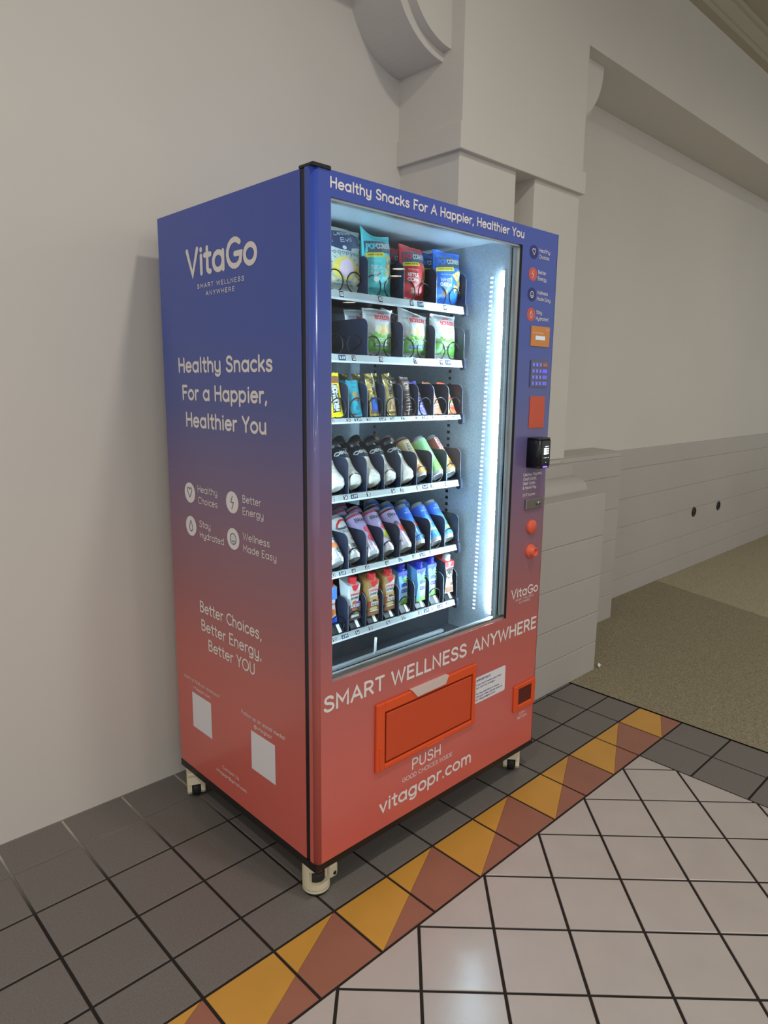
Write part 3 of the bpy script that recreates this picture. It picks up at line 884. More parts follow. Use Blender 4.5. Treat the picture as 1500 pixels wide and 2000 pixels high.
def icon(mb, kind, fn, cx, cy, s, m, hw):
    k = s
    if kind == 'heart':
        p = _sm([(0, .55), (.22, .80), (.55, .80), (.74, .45), (.55, .05), (.0, -.72)])
        st = [p, [(-x, y) for x, y in p]]
    elif kind == 'bolt':
        st = [[(.12, .95), (-.38, .02), (.36, -.02), (-.10, -.95)]]
    elif kind == 'drop':
        p = [(0, .95), (.34, .28)]+_arc(0, -.28, .52, .56, 35, -90)
        st = [p, [(-x, y) for x, y in p]]
    else:
        st = [_arc(0, 0, .82, .82, 0, 360, 24), _arc(0, -.05, .40, .38, 200, 340), [(-.26, .26), (-.26, .27)], [(.26, .26), (.26, .27)]]
    stroke_mesh(mb, [[(cx+x*k, cy+y*k) for x, y in q] for q in st], hw, fn, m)
ic = [('heart', 1.8715, 'Healthy', 'Choices', NAVYP), ('bolt', 1.8035, 'Better', 'Energy', REDP), ('smile', 1.740, 'Wellness', 'Made Easy', NAVYP), ('drop', 1.6775, 'Stay', 'Hydrated', REDP)]
wds = {'Healthy': .063, 'Choices': .060, 'Better': .046, 'Energy': .050, 'Wellness': .062, 'Made Easy': .080, 'Stay': .034, 'Hydrated': .072}
for kind, z, a, b, m in ic:
    q = MB()
    disc2(q, FR(0.0005), 1.486, z, 0.0235, 0.0215, m, 32)
    icon(q, kind, FR(0.0009), 1.486, z, 0.0118, PRINT, 0.0011)
    put_text(q, a, F, 1.514, z+0.0035, 0.0122, wds[a], PRINT, 0.14)
    put_text(q, b, F, 1.514, z-0.0160, 0.0122, wds[b], PRINT, 0.14)
    part(q, 'benefit_icon', door)
im = MB()
def rrect(x0, z0, x1, z1, r, n=5):
    o = []
    for cx, cz, a in ((x1-r, z0+r, -90), (x1-r, z1-r, 0), (x0+r, z1-r, 90), (x0+r, z0+r, 180)):
        o += [(cx+r*math.cos(math.radians(a+90*k/n)), cz+r*math.sin(math.radians(a+90*k/n))) for k in range(n+1)]
    return o
poly2(im, FR(0.0005), rrect(1.2635, 0.3845, 1.4345, 0.4785, 0.006), mat('white_label', (228, 226, 230), 0.5), 1, 1)
put_text(im, 'IMPORTANT:', FR(0.001), 1.271, 0.4615, 0.0090, 0.080, NAVYP, 0.17)
for i, (s, w) in enumerate((("If you don't receive your item,", .140), ("you won't be charged.", .104), ('', 0), ('For any questions or issues', .128), ('with your order, please email us', .147), ('at vitagopr@gmail.com', .108))):
    if s: put_text(im, s, FR(0.001), 1.271, 0.4475-i*0.0108, 0.0062, w, NAVYP, 0.15)
part(im, 'notice_label', door)

# ---- printing on the side panel
D = SD()
def side_text(s, y_left, z, h, w, wt, track=0.12):
    q = MB(); put_text(q, s, D, -y_left, z, h, w, PRINT, wt, track=track); part(q, 'lettering', cabinet)
side_text('VitaGo', -0.063, 1.7495, 0.083, 0.372, 0.175)
side_text('SMART WELLNESS', -0.1255, 1.7150, 0.0130, 0.248, 0.16, 0.32)
side_text('ANYWHERE', -0.1725, 1.6925, 0.0130, 0.153, 0.16, 0.32)
side_text('Healthy Snacks', 0.0105, 1.4745, 0.0475, 0.508, 0.17)
side_text('For a Happier,', -0.008, 1.3915, 0.0475, 0.462, 0.17)
side_text('Healthier You', -0.024, 1.3090, 0.0475, 0.440, 0.17)
for s, y, z, w in (('Healthy', -.0815, 1.1090, .118), ('Choices', -.0825, 1.0730, .116), ('Better', -.3375, 1.1090, .093), ('Energy', -.3365, 1.0735, .106),
                   ('Stay', -.0850, .9985, .068), ('Hydrated', -.0850, .9635, .144), ('Wellness', -.3345, .9995, .135), ('Made Easy', -.3345, .9645, .166)):
    side_text(s, y, z, 0.0225, w, 0.115)
side_text('Better Choices,', -0.0675, 0.7155, 0.0385, 0.352, 0.135)
side_text('Better Energy,', -0.0725, 0.6540, 0.0385, 0.345, 0.135)
side_text('Better YOU', -0.1130, 0.5950, 0.0385, 0.268, 0.135)
side_text('Want to find our locations?', 0.0615, 0.4505, 0.0120, 0.236, 0.13)
side_text('vitagopr.com', -0.0005, 0.4270, 0.0120, 0.112, 0.13)
side_text('Follow us on social media!', -0.301, 0.4470, 0.0130, 0.227, 0.13)
side_text('@vitagopr', -0.369, 0.4245, 0.0125, 0.093, 0.13)
side_text('Contact Us', -0.177, 0.2075, 0.0115, 0.099, 0.13)
side_text('vitagopr@gmail.com', -0.1355, 0.1835, 0.0115, 0.183, 0.13)
for kind, y, z in (('heart', -.032, 1.1015), ('bolt', -.2825, 1.1025), ('drop', -.032, .9935), ('smile', -.2825, .9930)):
    q = MB()
    disc2(q, SD(0.0005), -y, z, 0.0335, 0.0325, PRINT, 36)
    icon(q, kind, SD(0.001), -y, z, 0.0195, mat('blue_print', (46, 78, 140), 0.5), 0.0013)
    part(q, 'benefit_icon', cabinet)
for y0, z0, y1, z1 in ((0.0075, 0.286, -0.117, 0.4125), (-0.352, 0.2845, -0.4775, 0.411)):
    q = MB(); rect2(q, SD(0.0005), -y0, z0, -y1, z1, mat('white_label', ())); part(q, 'blank_label', cabinet)

# ---- casters
def caster_wheel(x, y, rot, arm=1, name='caster'):
    """twin-cheek levelling caster: cream casting, black wheel, side arm"""
    M_ = Matrix.Translation((x, y, 0)) @ Matrix.Rotation(rot, 4, 'Z')
    def tr(mb):
        mb.v = [tuple(M_ @ Vector(p)) for p in mb.v]; return mb
    h = MB()
    h.box((-0.030, -0.030, 0.086), (0.030, 0.030, 0.099), CREAMC, 0.003)
    for s in (-1, 1):
        h.prism([(-0.031, 0.030), (-0.024, 0.019), (0.014, 0.019), (0.026, 0.045), (0.024, 0.088), (-0.021, 0.088)], 'x', s*0.0155, s*0.030, CREAMC)
    h.prism([(-0.032, 0.056), (0.024, 0.056), (0.022, 0.0895), (-0.022, 0.0895)], 'x', -0.027, 0.027, CREAMC)
    h.box((0.027*arm, 0.0, 0.030), (0.064*arm, 0.016, 0.050), CREAMC, 0.004)
    c = part(tr(h), name)
    w = MB()
    w.lathe([(0.010, -0.0135), (0.026, -0.0135), (0.0285, -0.010), (0.0285, 0.010), (0.026, 0.0135), (0.010, 0.0135)], RUBBER, 28, Matrix.Translation((0, 0.0, 0.0290)) @ Matrix.Rotation(PI/2, 4, 'Y'))
    w.lathe([(0.010, -0.014), (0.0, -0.014)], CREAMC, 20, Matrix.Translation((0, 0.0, 0.0290)) @ Matrix.Rotation(PI/2, 4, 'Y'))
    part(tr(w), 'wheel', c)
caster_wheel(0.607, 0.048, -0.42)
caster_wheel(1.572, -0.618, -0.90, -1)
caster_wheel(1.575, 0.060, 0.4)
# front left one stands on its lowered foot: a C-shaped casting round a red thumb wheel
def lowered_caster(x, y):
    c_ = MB()
    def ring(r0, r1, z0, z1, a0, a1, n=26):
        P = [(x+r*math.cos(a0+(a1-a0)*i/n), y+r*math.sin(a0+(a1-a0)*i/n)) for r in (r1,) for i in range(n+1)]
        Q = [(x+r0*math.cos(a1+(a0-a1)*i/n), y+r0*math.sin(a1+(a0-a1)*i/n)) for i in range(n+1)]
        c_.prism(P+Q, 'z', z0, z1, CREAMC)
    ring(0.0, 0.040, 0.010, 0.020, 0, 2*PI*0.999)
    ring(0.026, 0.040, 0.018, 0.036, 0, 2*PI*0.999)
    ring(0.022, 0.040, 0.034, 0.088, math.radians(100), math.radians(203))
    ring(0.022, 0.040, 0.034, 0.078, math.radians(-36), math.radians(60))
    ring(0.0, 0.040, 0.078, 0.099, math.radians(60), math.radians(236))
    c_.box((x+0.026, y-0.030, 0.026), (x+0.060, y-0.004, 0.074), CREAMC, 0.009)
    c_.lathe([(0.006, 0), (0.006, 0.001), (0.0, 0.001)], BLACKP, 14, Matrix.Translation((x+0.046, y-0.030, 0.042)) @ Matrix.Rotation(PI/2, 4, 'X'))
    c = part(c_, 'caster')
    f = MB(); f.lathe([(0.0, 0.0), (0.036, 0.0), (0.037, 0.004), (0.034, 0.011), (0.0, 0.011)], RUBBER, 30, Matrix.Translation((x, y, 0))); part(f, 'foot_pad', c)
    w = MB(); w.lathe([(0.0, 0.021), (0.0235, 0.021), (0.0255, 0.025), (0.0255, 0.058), (0.022, 0.061), (0.0, 0.061)], RUBBER, 30, Matrix.Translation((x, y, 0))); part(w, 'wheel', c)
    d = MB()
    d.lathe([(0.0, 0.062), (0.021, 0.062), (0.023, 0.064), (0.023, 0.074), (0.021, 0.076), (0.0, 0.076)], REDW, 18, Matrix.Translation((x, y, 0)), False); part(d, 'thumb_wheel', c)
lowered_caster(0.629, -0.611)

# ---- trays with dividers, coils and price rail
TY = -0.500
TXR = 1.3626
PITCH = 0.0733
def colx(c):
    return TXR - PITCH*(10-c) - PITCH/2
TRAYS = {1: 1.7025, 2: 1.530, 3: 1.350, 4: 1.127, 5: 0.898, 6: 0.6975}
LIPH = {1: 0.0235, 2: 0.0225, 3: 0.0145, 4: 0.0195, 5: 0.0170, 6: 0.0178}
NUMS = {1: [(.818, '03'), (.967, '05'), (1.099, '07'), (1.138, '$2.49'), (1.253, '09')],
        2: [(.820, '$3.49'), (.864, '13'), (.972, '15'), (1.120, '17'), (1.242, '19'), (1.275, '$1.99')],
        3: [(.784, '23'), (.845, '24'), (.881, '$3.49'), (.924, '25'), (.981, '$4.49'), (1.022, '26'), (1.069, '27'), (1.134, '28'), (1.170, '$3.99'), (1.212, '29'), (1.277, '30'), (1.319, '$2.99')],
        4: [(.784, '33'), (.834, '34'), (.868, '$4.99'), (.926, '35'), (1.031, '36'), (1.070, '37'), (1.145, '38'), (1.178, '$3.49'), (1.212, '39'), (1.284, '40')],
        5: [(.786, '43'), (.822, '$3.49'), (.867, '44'), (.922, '45'), (1.008, '46'), (1.068, '47'), (1.132, '48'), (1.172, '$3.49'), (1.215, '49'), (1.286, '50')],
        6: [(.792, '53'), (.832, '$4.99'), (.883, '54'), (.939, '55'), (1.016, '56'), (1.087, '57'), (1.166, '58'), (1.199, '$3.99'), (1.233, '59'), (1.268, '$4.99'), (1.308, '60')]}
NUMBK = mat('number_black', (18, 22, 30), 0.7, spec=0.2)
PRICEBK = mat('price_navy', (46, 66, 92), 0.7, spec=0.2)
def coil_mesh(x, z, sgn, y0, r=0.0290, yend=-0.08, turns=7):
    mb = MB(); p = []
    n = 26
    gap = 0.062
    N = int(turns*n)
    for i in range(N+1):
        k = i/n
        ph = k*2*PI
        whole = math.floor(k+1e-9); frac = k-whole
        st = 0.0 if frac < 0.76 else (frac-0.76)/0.24
        st = st*st*(3-2*st)
        y = y0+gap*(whole+st)+0.004*frac
        # the step to the next turn happens low at the side
        a = -PI/2+sgn*(ph-0.5)
        p.append((x+r*math.cos(a), min(y, yend), z+r*math.sin(a)))
    mb.tube(p, 0.0019, WIRE, 6)
    return mb
def divider_mesh(x, zf, h, depth=-0.06):
    mb = MB()
    yf = TY+0.003
    r = 0.024
    pts = [(yf, zf), (yf, zf+h-r)]+[(yf+r-r*math.cos(a), zf+h-r+r*math.sin(a)) for a in [PI/2*k/8 for k in range(1, 9)]]+[(depth, zf+h), (depth, zf)]
    mb.prism(pts, 'x', x-0.0009, x+0.0009, DIVM)
    lip = pts[:10]
    out = [(a, b) for a, b in lip]+[(a-0.0005, b+(0.0003 if i > 1 else 0)) for i, (a, b) in list(enumerate(lip))[::-1]]
    mb.prism(out, 'x', x-0.0009, x+0.0009, EDGE_GLINT)
    return mb
wide = (1, 2)
for rw, zt in TRAYS.items():
    zf = zt-0.004
    tr = MB()
    x0 = TXR-PITCH*10-0.002
    xr = TXR-0.016
    tr.box((x0, TY+0.006, zf-0.0025), (TXR+0.002, -0.05, zf), DARKI)
    tr.box((x0, TY+0.004, zf-0.012), (TXR+0.002, TY+0.008, zf), DARKI)
    tray = part(tr, 'tray')
    lp_ = MB()
    hl = LIPH[rw]
    prof = [(TY+0.006, zt), (TY, zt-0.001), (TY-0.004, zt-hl+0.003), (TY-0.004, zt-hl), (TY+0.006, zt-hl)]
    lp_.prism(prof, 'x', x0, xr, LIPM)
    lp_.prism([(TY-0.0042, zt-hl+0.0040), (TY-0.0055, zt-hl+0.0004), (TY-0.0055, zt-hl-0.0014), (TY+0.006, zt-hl-0.0014), (TY+0.006, zt-hl+0.001)], 'x', x0, xr, EDGEM)
    part(lp_, 'price_rail', tray)
    br = MB()
    br.prism([(TY-0.006, zt+0.006), (TY-0.010, zt-0.004), (TY-0.010, zt-0.028), (TY+0.000, zt-0.034), (TY+0.010, zt-0.030), (TY+0.012, zt-0.008), (TY+0.060, zt-0.006), (TY+0.060, zt+0.006)], 'x', xr+0.003, xr+0.015, DIVM)
    part(br, 'bracket', tray)
    dh = 0.110 if rw != 3 else 0.104
    # outer side plate and dividers
    for c in range(1, 11):
        if rw in wide and c % 2: continue
        part(divider_mesh(TXR-PITCH*(10-c)-(0.0 if c < 10 else 0.002), zf, dh), 'divider', tray)
    for c in range(1, 11):
        part(coil_mesh(colx(c), zf+0.0320, 1 if c % 2 else -1, {1: -.482, 2: -.482, 3: -.496, 4: -.4865, 5: -.4865, 6: -.490}[rw]), 'coil', tray)
    # number and price tabs on the rail
    def rail(off, prof=prof, zt=zt, hl=hl):
        def f(x, v):
            z = zt-0.001-(hl-0.004)*(1-v)
            y = TY-0.004*(1-v)
            return (x, y-off, z)
        return f
    for x, s in NUMS[rw]:
        q = MB()
        pri = s[0] == '$'
        w = 0.0155 if not pri else 0.027
        vh = 0.82
        rect2(q, rail(0.0004), x-w/2, 0.08, x+w/2, 0.08+vh, PRICEBK if pri else NUMBK)
        hgt = 0.011 if not pri else 0.008
        fn = rail(0.0008)
        hv = min(hgt, (hl-0.004)*0.72)
        k = hl-0.004
        put_text(q, s.strip('$'), lambda a, b, fn=fn, k=k: fn(a, 0.5+b/k), x, -hv/2, hv, w*0.76, PRINT, 0.17, align='c')
        part(q, 'price_label' if pri else 'number_label', tray)
    # small pointer tabs between labels are part of the rail; product risers on the carton tray
    if rw == 6:
        for c in range(3, 11):
            q = MB(); x = colx(c)
            q.prism([(-0.494, zf), (-0.494, zf+0.010), (-0.478, zf+0.031), (-0.30, zf+0.031), (-0.30, zf)][::-1], 'x', x-0.022, x+0.022, BLACKP)
            ri = part(q, 'lift_plate', tray)
            q2 = MB()
            q2.prism([(-0.4962, zf+0.010), (-0.4798, zf+0.0315), (-0.4780, zf+0.0305), (-0.4940, zf+0.009)], 'x', x+0.002, x+0.013, WHITEP)
            part(q2, 'kick_tab', ri)

# ------------------------------------------------------------------ the goods
def C3(n, r, g, b, rough=0.4, metal=0.0):
    return mat(n, (r, g, b), rough, metal)
WHT = C3('pack_white', 206, 209, 208); BLK = C3('pack_black', 24, 26, 30); YEL = C3('pack_yellow', 236, 216, 60); GRN = C3('pack_green', 112, 178, 70)
RED = C3('pack_red', 206, 42, 44); CHIP = C3('pack_chip', 206, 178, 112); CHIPD = C3('pack_chip_dark', 170, 134, 76); SLATE = C3('pack_slate', 66, 78, 92)
GOLD = C3('gold_foil', 222, 204, 132, 0.22, 0.75); FOIL = C3('silver_foil', 222, 228, 230, 0.3, 0.35); TIN = C3('can_tin', 206, 210, 214, 0.25, 0.6)
NAV = C3('pack_navy', 40, 54, 92); BLU = C3('pack_blue', 48, 92, 214); ORG = C3('pack_orange', 226, 122, 60); PUR = C3('pack_purple', 104, 74, 170)
BRN = C3('pack_brown', 104, 66, 44); TAN = C3('pack_tan', 196, 158, 98); LIL = C3('pack_lilac', 186, 168, 212, 0.3); PNK = C3('pack_pink', 214, 62, 96)
SKY = C3('pack_sky', 96, 170, 230, 0.35); TEAL = C3('pack_teal', 84, 200, 204, 0.38); CREAM = C3('pack_cream', 226, 214, 178, 0.35)

class Art:
    """flat print laid on a curved pack: u, v run 0..1 over the front"""
    def __init__(s, mb, fn, w, h):
        s.mb, s.fn, s.w, s.h, s.k = mb, fn, w, h, 0
    def f(s):
        s.k += 1
        off = 0.0004+0.00006*s.k
        return lambda x, z: s.fn(x, z, off)
    def X(s, u): return (u-0.5)*s.w
    def poly(s, pts, m, seg=0.006):
        poly2(s.mb, s.f(), [(s.X(u), v*s.h) for u, v in pts], m, seg, 5)
    def rect(s, u0, v0, u1, v1, m):
        w, h = (u1-u0)*s.w, (v1-v0)*s.h
        rect2(s.mb, s.f(), s.X(u0), v0*s.h, s.X(u1), v1*s.h, m, max(1, int(w/0.005)), max(1, int(h/0.005)))
    def ell(s, u, v, ru, rv, m):
        disc2(s.mb, s.f(), s.X(u), v*s.h, ru*s.w, rv*s.h, m, 22, 3)
    def text(s, t, u, v, hv, wu, m, wt=0.16, slope=0.0, align='l', rot=False):
        put_text(s.mb, t, s.f(), s.X(u), v*s.h, hv*(s.w if rot else s.h), wu*(s.h if rot else s.w), m, wt, slope, 0.05, rot, align, 0.006)
    def line(s, pts, m, hw):
        stroke_mesh(s.mb, [[(s.X(u), v*s.h) for u, v in pts]], hw, s.f(), m, 0.006)

def finish(mb, name, label, cat, group):
    o = mb.build(name)
    return tag(o, label, cat, group)

def bag(name, w, h, t, m, art, seed, label, cat, group, top=None, wr=1.0, crimp=0.05, back=None):
    mb = MB()
    def surf(u, v, sgn, off=0.0):
        c = min(1, max(0, (v-crimp)/(1-2*crimp)))
        pv = max(0.0, math.sin(PI*c))**0.45
        pu = max(0.0, 1-(2*u-1)**2)**0.6
        b = t/2*pv*pu
        n1 = noise.noise((u*3.1+seed*7.3, v*4.2+seed, sgn*2.0)); n2 = noise.noise((u*9+seed, v*7+seed*3.1, sgn*5.0))
        ed = max(0.0, 1-abs(2*u-1))**0.3
        b += wr*(0.0042*n1+0.0016*n2)*(0.35+0.65*pv)*ed
        x = (u-0.5)*w*(1-0.055*pv+0.03*wr*noise.noise((v*4.0+seed, seed*2.2, 1.0)))
        z = v*h
        sway = 0.0
        if v > 0.8:
            k = (v-0.8)/0.2
            z += k*k*(top(u) if top else 0.003*noise.noise((u*5, seed, 0)))
            sway = 0.010*k*k*noise.noise((u*2.5+seed, 3.3, seed))*wr
        return (x, sgn*(b+0.0008+off)+sway, z)
    NU, NV = 24, 34
    for sgn, mm in ((-1, m), (1, back or m)):
        v = [surf(i/NU, j/NV, sgn) for j in range(NV+1) for i in range(NU+1)]
        f = [[j*(NU+1)+i, j*(NU+1)+i+1, (j+1)*(NU+1)+i+1, (j+1)*(NU+1)+i] for j in range(NV) for i in range(NU)]
        if sgn > 0: f = [q[::-1] for q in f]
        mb.add(v, f, mm, True)
    a = Art(mb, lambda x, z, off: surf(min(1, max(0, x/w+0.5)), min(1, max(0, z/h)), -1, off), w, h)
    art(a)
    return finish(mb, name, label, cat, group)

for m_ in (TEAL, GOLD): noise_tint(m_, 8, .05, .5, 34, dist=.006)
def popcorners(flavour, body, big, chips):
    def art(a):
        a.poly([(.03, .66), (.97, .70), (.97, .86), (.60, .885), (.03, .845)], SLATE)
        a.text('POP', .06, .715, .095, .27, body, .22, .10)
        a.text('CORNERS', .33, .735, .095, .62, WHT, .22, .10)
        a.poly([(.04, .585), (.56, .62), (.54, .69), (.04, .655)], YEL)
        a.text('POPPED NEVER FRIED', .08, .612, .028, .42, BLK, .18, .08)
        a.ell(.86, .60, .085, .05, C3('pack_badge', 226, 240, 240)); a.text('90', .82, .585, .03, .08, SLATE, .2)
        a.text('GLUTEN FREE', .14, .525, .022, .32, WHT, .18)
        a.text(flavour[0], .12, .40, .070, .36, WHT, .19); a.text(flavour[1], .12, .315, .070, .36, WHT, .19)
        for i, (u, v, s, ang) in enumerate(chips):
            p = [(u+s*1.1*math.cos(ang+2*PI*k/3), v+s*0.8*math.sin(ang+2*PI*k/3)) for k in range(3)]
            a.poly(p, CHIP if i % 2 == 0 else CHIPD)
            a.ell(u-.01, v+.01, s*.22, s*.14, CHIPD if i % 2 == 0 else CHIP)
        a.text('NET WT 1OZ', .14, .085, .022, .34, SLATE, .18)
        if big: big(a)
    return art
CH1 = [(.66, .60, .11, .4), (.72, .47, .15, 1.2), (.62, .36, .11, 2.2), (.80, .33, .10, .2), (.70, .24, .08, 1.0)]
CH2 = [(.80, .60, .13, .5), (.84, .46, .14, 1.5), (.74, .34, .09, .9), (.30, .17, .07, .3)]
CH3 = [(.66, .53, .20, 1.0), (.78, .40, .15, 2.0), (.64, .30, .12, .3), (.30, .19, .12, 1.3), (.80, .26, .10, .8)]
def garlic(a):
    a.ell(.30, .245, .085, .045, WHT); a.line([(.30, .285), (.33, .32), (.40, .335)], RED, .0012)
G1 = 'snack bags on the top shelf'
sea = bag('snack_bag', .128, .172, .058, TEAL, popcorners(('SEA', 'SALT'), TEAL, garlic, CH1), 1.3, 'teal popcorn snack bag with a torn-looking V-shaped top, front of the top shelf', 'snack bag', G1,
          top=lambda u: 0.016*(abs(2*u-1)**1.5)*(1.4 if u < .5 else .5)-0.006)
REDB = C3('bag_red', 200, 40, 46, .36)
noise_tint(REDB, 8, .05, .5, 34, dist=.006)
redb = bag('snack_bag', .124, .160, .058, REDB, popcorners(('KETTLE', 'CORN'), REDB, None, CH2), 2.7, 'red kettle corn snack bag at the front of the top shelf', 'snack bag', G1)
BLUB = C3('bag_blue', 44, 118, 226, .36)
noise_tint(BLUB, 8, .05, .5, 34, dist=.006)
blub = bag('snack_bag', .136, .166, .060, BLUB, popcorners(('WHITE', 'CHEDDAR'), BLUB, None, CH3), 4.1, 'bright blue popcorn snack bag nearest the lit side wall, front of the top shelf', 'snack bag', G1)
def lesser_art(a):
    a.poly([(.04, .70), (.10, .95), (.62, .965), (.90, .90), (.92, .72), (.62, .67), (.60, .62), (.30, .63), (.14, .66)], NAV)
    a.text('Lesser', .22, .84, .075, .50, WHT, .15, .15); a.text('Evil', .34, .745, .075, .32, WHT, .15, .15)
    a.ell(.42, .665, .05, .03, WHT)
    for i in range(9):
        a.line([(.04+.1*i, .585), (.08+.1*i, .555), (.12+.1*i, .585), (.08+.1*i, .60), (.04+.1*i, .585)], C3('pack_bluegrey', 74, 104, 140), .0009)
    a.ell(.44, .34, .30, .18, C3('pack_soft_yellow', 226, 206, 96))
    for k in range(16):
        t = 2*PI*k/16
        a.line([(.44+.33*math.cos(t), .34+.20*math.sin(t)), (.44+.40*math.cos(t), .34+.24*math.sin(t))], BLK, .0007)
    a.ell(.48, .345, .19, .145, C3('pack_pale_lilac', 206, 184, 200))
    for u, v, s in ((.80, .36, .09), (.86, .27, .10), (.78, .18, .08), (.16, .16, .07), (.90, .16, .07)):
        a.ell(u, v, s, s*.55, CREAM if s < .085 else CHIP)
    a.text('HIMALAYAN', .26, .125, .030, .40, BLK, .14); a.text('ORGANIC POPCORN', .20, .075, .026, .52, BLK, .14)
PALE = C3('bag_pale', 190, 200, 190, .42)
noise_tint(PALE, 8, .05, .35, 24, dist=.006)
les = bag('snack_bag', .150, .170, .062, PALE, lesser_art, 5.5, 'pale popcorn bag with navy cloud and yellow sun, cut by the door frame', 'snack bag', G1, wr=.6)

def boulder_art(flav, band):
    def art(a):
        a.poly([(.02, .05), (.98, .05), (.98, .40), (.90, .47), (.84, .40), (.76, .50), (.68, .41), (.60, .52), (.50, .42), (.42, .53), (.33, .43), (.25, .50), (.17, .41), (.09, .47), (.02, .40)], GRN)
        a.poly([(.04, .06), (.34, .10), (.20, .34), (.04, .30)], C3('pack_leaf', 86, 150, 58)); a.poly([(.96, .06), (.70, .08), (.84, .32), (.96, .30)], C3('pack_leaf', 0, 0, 0))
        for i, (u, v, s, an) in enumerate(((.36, .55, .15, .9), (.56, .58, .17, 1.3), (.72, .54, .14, .6), (.48, .49, .12, 1.9))):
            a.poly([(u+s*math.cos(an+2*PI*k/5), v+s*.62*math.sin(an+2*PI*k/5)) for k in range(5)], CHIP if i % 2 else CREAM)
        a.text('BOULDER', .26, .755, .10, .58, RED, .24); a.text('CANYON', .40, .715, .026, .30, RED, .18)
        a.line([(.40, .885), (.50, .905), (.62, .895)], RED, .0016)
        a.text('KETTLE COOKED', .07, .83, .02, .16, SLATE, .15)
        a.text(flav[0], .24, .30, .070, .56, WHT, .19)
        if band: a.poly([(.22, .185), (.80, .20), (.80, .275), (.22, .26)], band)
        a.text(flav[1], .27, .205, .050, .47, WHT, .2)
    return art
G2 = 'snack bags on the second shelf'
SILV = C3('bag_silver', 198, 204, 207, .34, .15)
noise_tint(SILV, 8, .05, .6, 30, dist=.008)
bo1 = bag('snack_bag', .122, .138, .056, SILV, boulder_art(('HICKORY', 'BARBEQUE'), SLATE), 6.2, 'white and green chip bag with a dark flavour band, beside the empty second-shelf lane', 'snack bag', G2)
bo2 = bag('snack_bag', .134, .140, .058, SILV, boulder_art(('AVOCADO', 'SEA SALT'), BLU), 7.9, 'white and green chip bag with a bright blue flavour band, middle of the second shelf', 'snack bag', G2,
          top=lambda u: .012*(1-2*u))
bo3 = bag('snack_bag', .128, .142, .056, SILV, boulder_art(('AVOCADO', 'OIL'), C3('pack_deep_green', 60, 124, 64)), 9.4, 'white and green chip bag nearest the lit side wall on the second shelf', 'snack bag', G2)

def put(o, lane_x, y, z, lean=0.0, rz=0.0, ry=0.0, label=None, group=None, first=True):
    if not first:
        o = copy_tree(o)
    o.location = (lane_x, y, z); o.rotation_euler = (-lean, ry, rz)
    if label: o['label'] = label
    if group: o['group'] = group
    return o
zr1, zr2 = TRAYS[1]+0.006, TRAYS[2]+0.002
def mid(c): return (colx(c)+colx(c+1))/2
put(les, mid(3)+.010, -.452, zr1, .03, .05)
put(sea, mid(5)-.003, -.458, zr1, .03, .10, -.03)
put(sea, mid(5)-.004, -.392, zr1, .05, .06, .03, 'teal popcorn bag half hidden behind the front teal bag', None, False)
put(redb, mid(7)+.004, -.456, zr1, .06, .12, .015)
put(redb, mid(7)-.004, -.392, zr1+.002, .04, -.05, -.02, 'red snack bag half hidden behind the front red bag', None, False)
put(blub, mid(9)+.018, -.456, zr1, .03, .03)
put(blub, mid(9)-.006, -.392, zr1+.001, .04, .02, .02, 'blue snack bag half hidden behind the front blue bag', None, False)
put(bo1, mid(5)+.004, -.456, zr2, .04, .05)
put(bo1, mid(5)-.004, -.392, zr2, .04, -.02, -.03, 'white chip bag behind the bag with the dark flavour band', None, False)
put(bo2, mid(7)+.010, -.456, zr2, .04, .04)
put(bo2, mid(7)-.004, -.392, zr2, .05, .06, .02, 'white chip bag behind the bag with the blue flavour band', None, False)
put(bo3, mid(9)+.006, -.456, zr2, .04, .02)
put(bo3, mid(9)-.004, -.392, zr2, .05, -.04, .0, 'white chip bag behind the one nearest the lit wall, second shelf', None, False)
put(bo1, mid(3)+.002, -.268, zr2, .05, .06, .04, 'white chip bag far back in the otherwise empty second-shelf lane', None, False)

# --- bars on the third shelf
G3 = 'snack bars on the third shelf'
def vbar(bg, txt, tm, extra=None, wt=.2):
    def art(a):
        if extra: extra(a)
        if txt: a.text(txt, .70, .30, .50, .52, tm, wt, rot=True)
    return art
def fit(a):
    a.poly([(.10, .76), (.90, .76), (.90, .92), (.10, .92)], C3('pack_choc', 140, 84, 50)); a.rect(.74, .16, .92, .40, BRN)
    a.poly([(.14, .10), (.72, .12), (.66, .74), (.10, .72)], BLK)
    a.text('FITCRUNCH', .64, .13, .46, .58, WHT, .24, rot=True)
YB_ = C3('bar_yellow', 244, 224, 34, .34)
TB_ = C3('bar_teal', 52, 178, 206, .38)
def tealart(a):
    for u, v, s in ((.40, .62, .20), (.55, .52, .22), (.62, .44, .18), (.40, .46, .16)):
        a.ell(u, v, s, s*.28, CHIPD if s > .19 else C3('pack_greybrown', 120, 108, 104))
    a.text('OATS', .24, .78, .04, .5, NAV, .16); a.text('IS', .36, .18, .10, .26, SLATE, .14); a.rect(.05, .045, .5, .075, RED)
def goldblue(a):
    a.poly([(.14, .12), (.86, .10), (.90, .42), (.18, .44)], BLU)
    for k in range(5): a.line([(.28+.12*k, .16), (.30+.12*k, .38)], SKY, .0006)
    a.text('BREAK', .68, .50, .36, .40, SLATE, .2, rot=True)
def goldor(a):
    a.rect(.16, .10, .88, .44, CREAM); a.rect(.24, .14, .82, .40, C3('pack_caramel', 196, 124, 62))
    a.text('BREAK', .74, .50, .44, .42, SLATE, .18, rot=True)
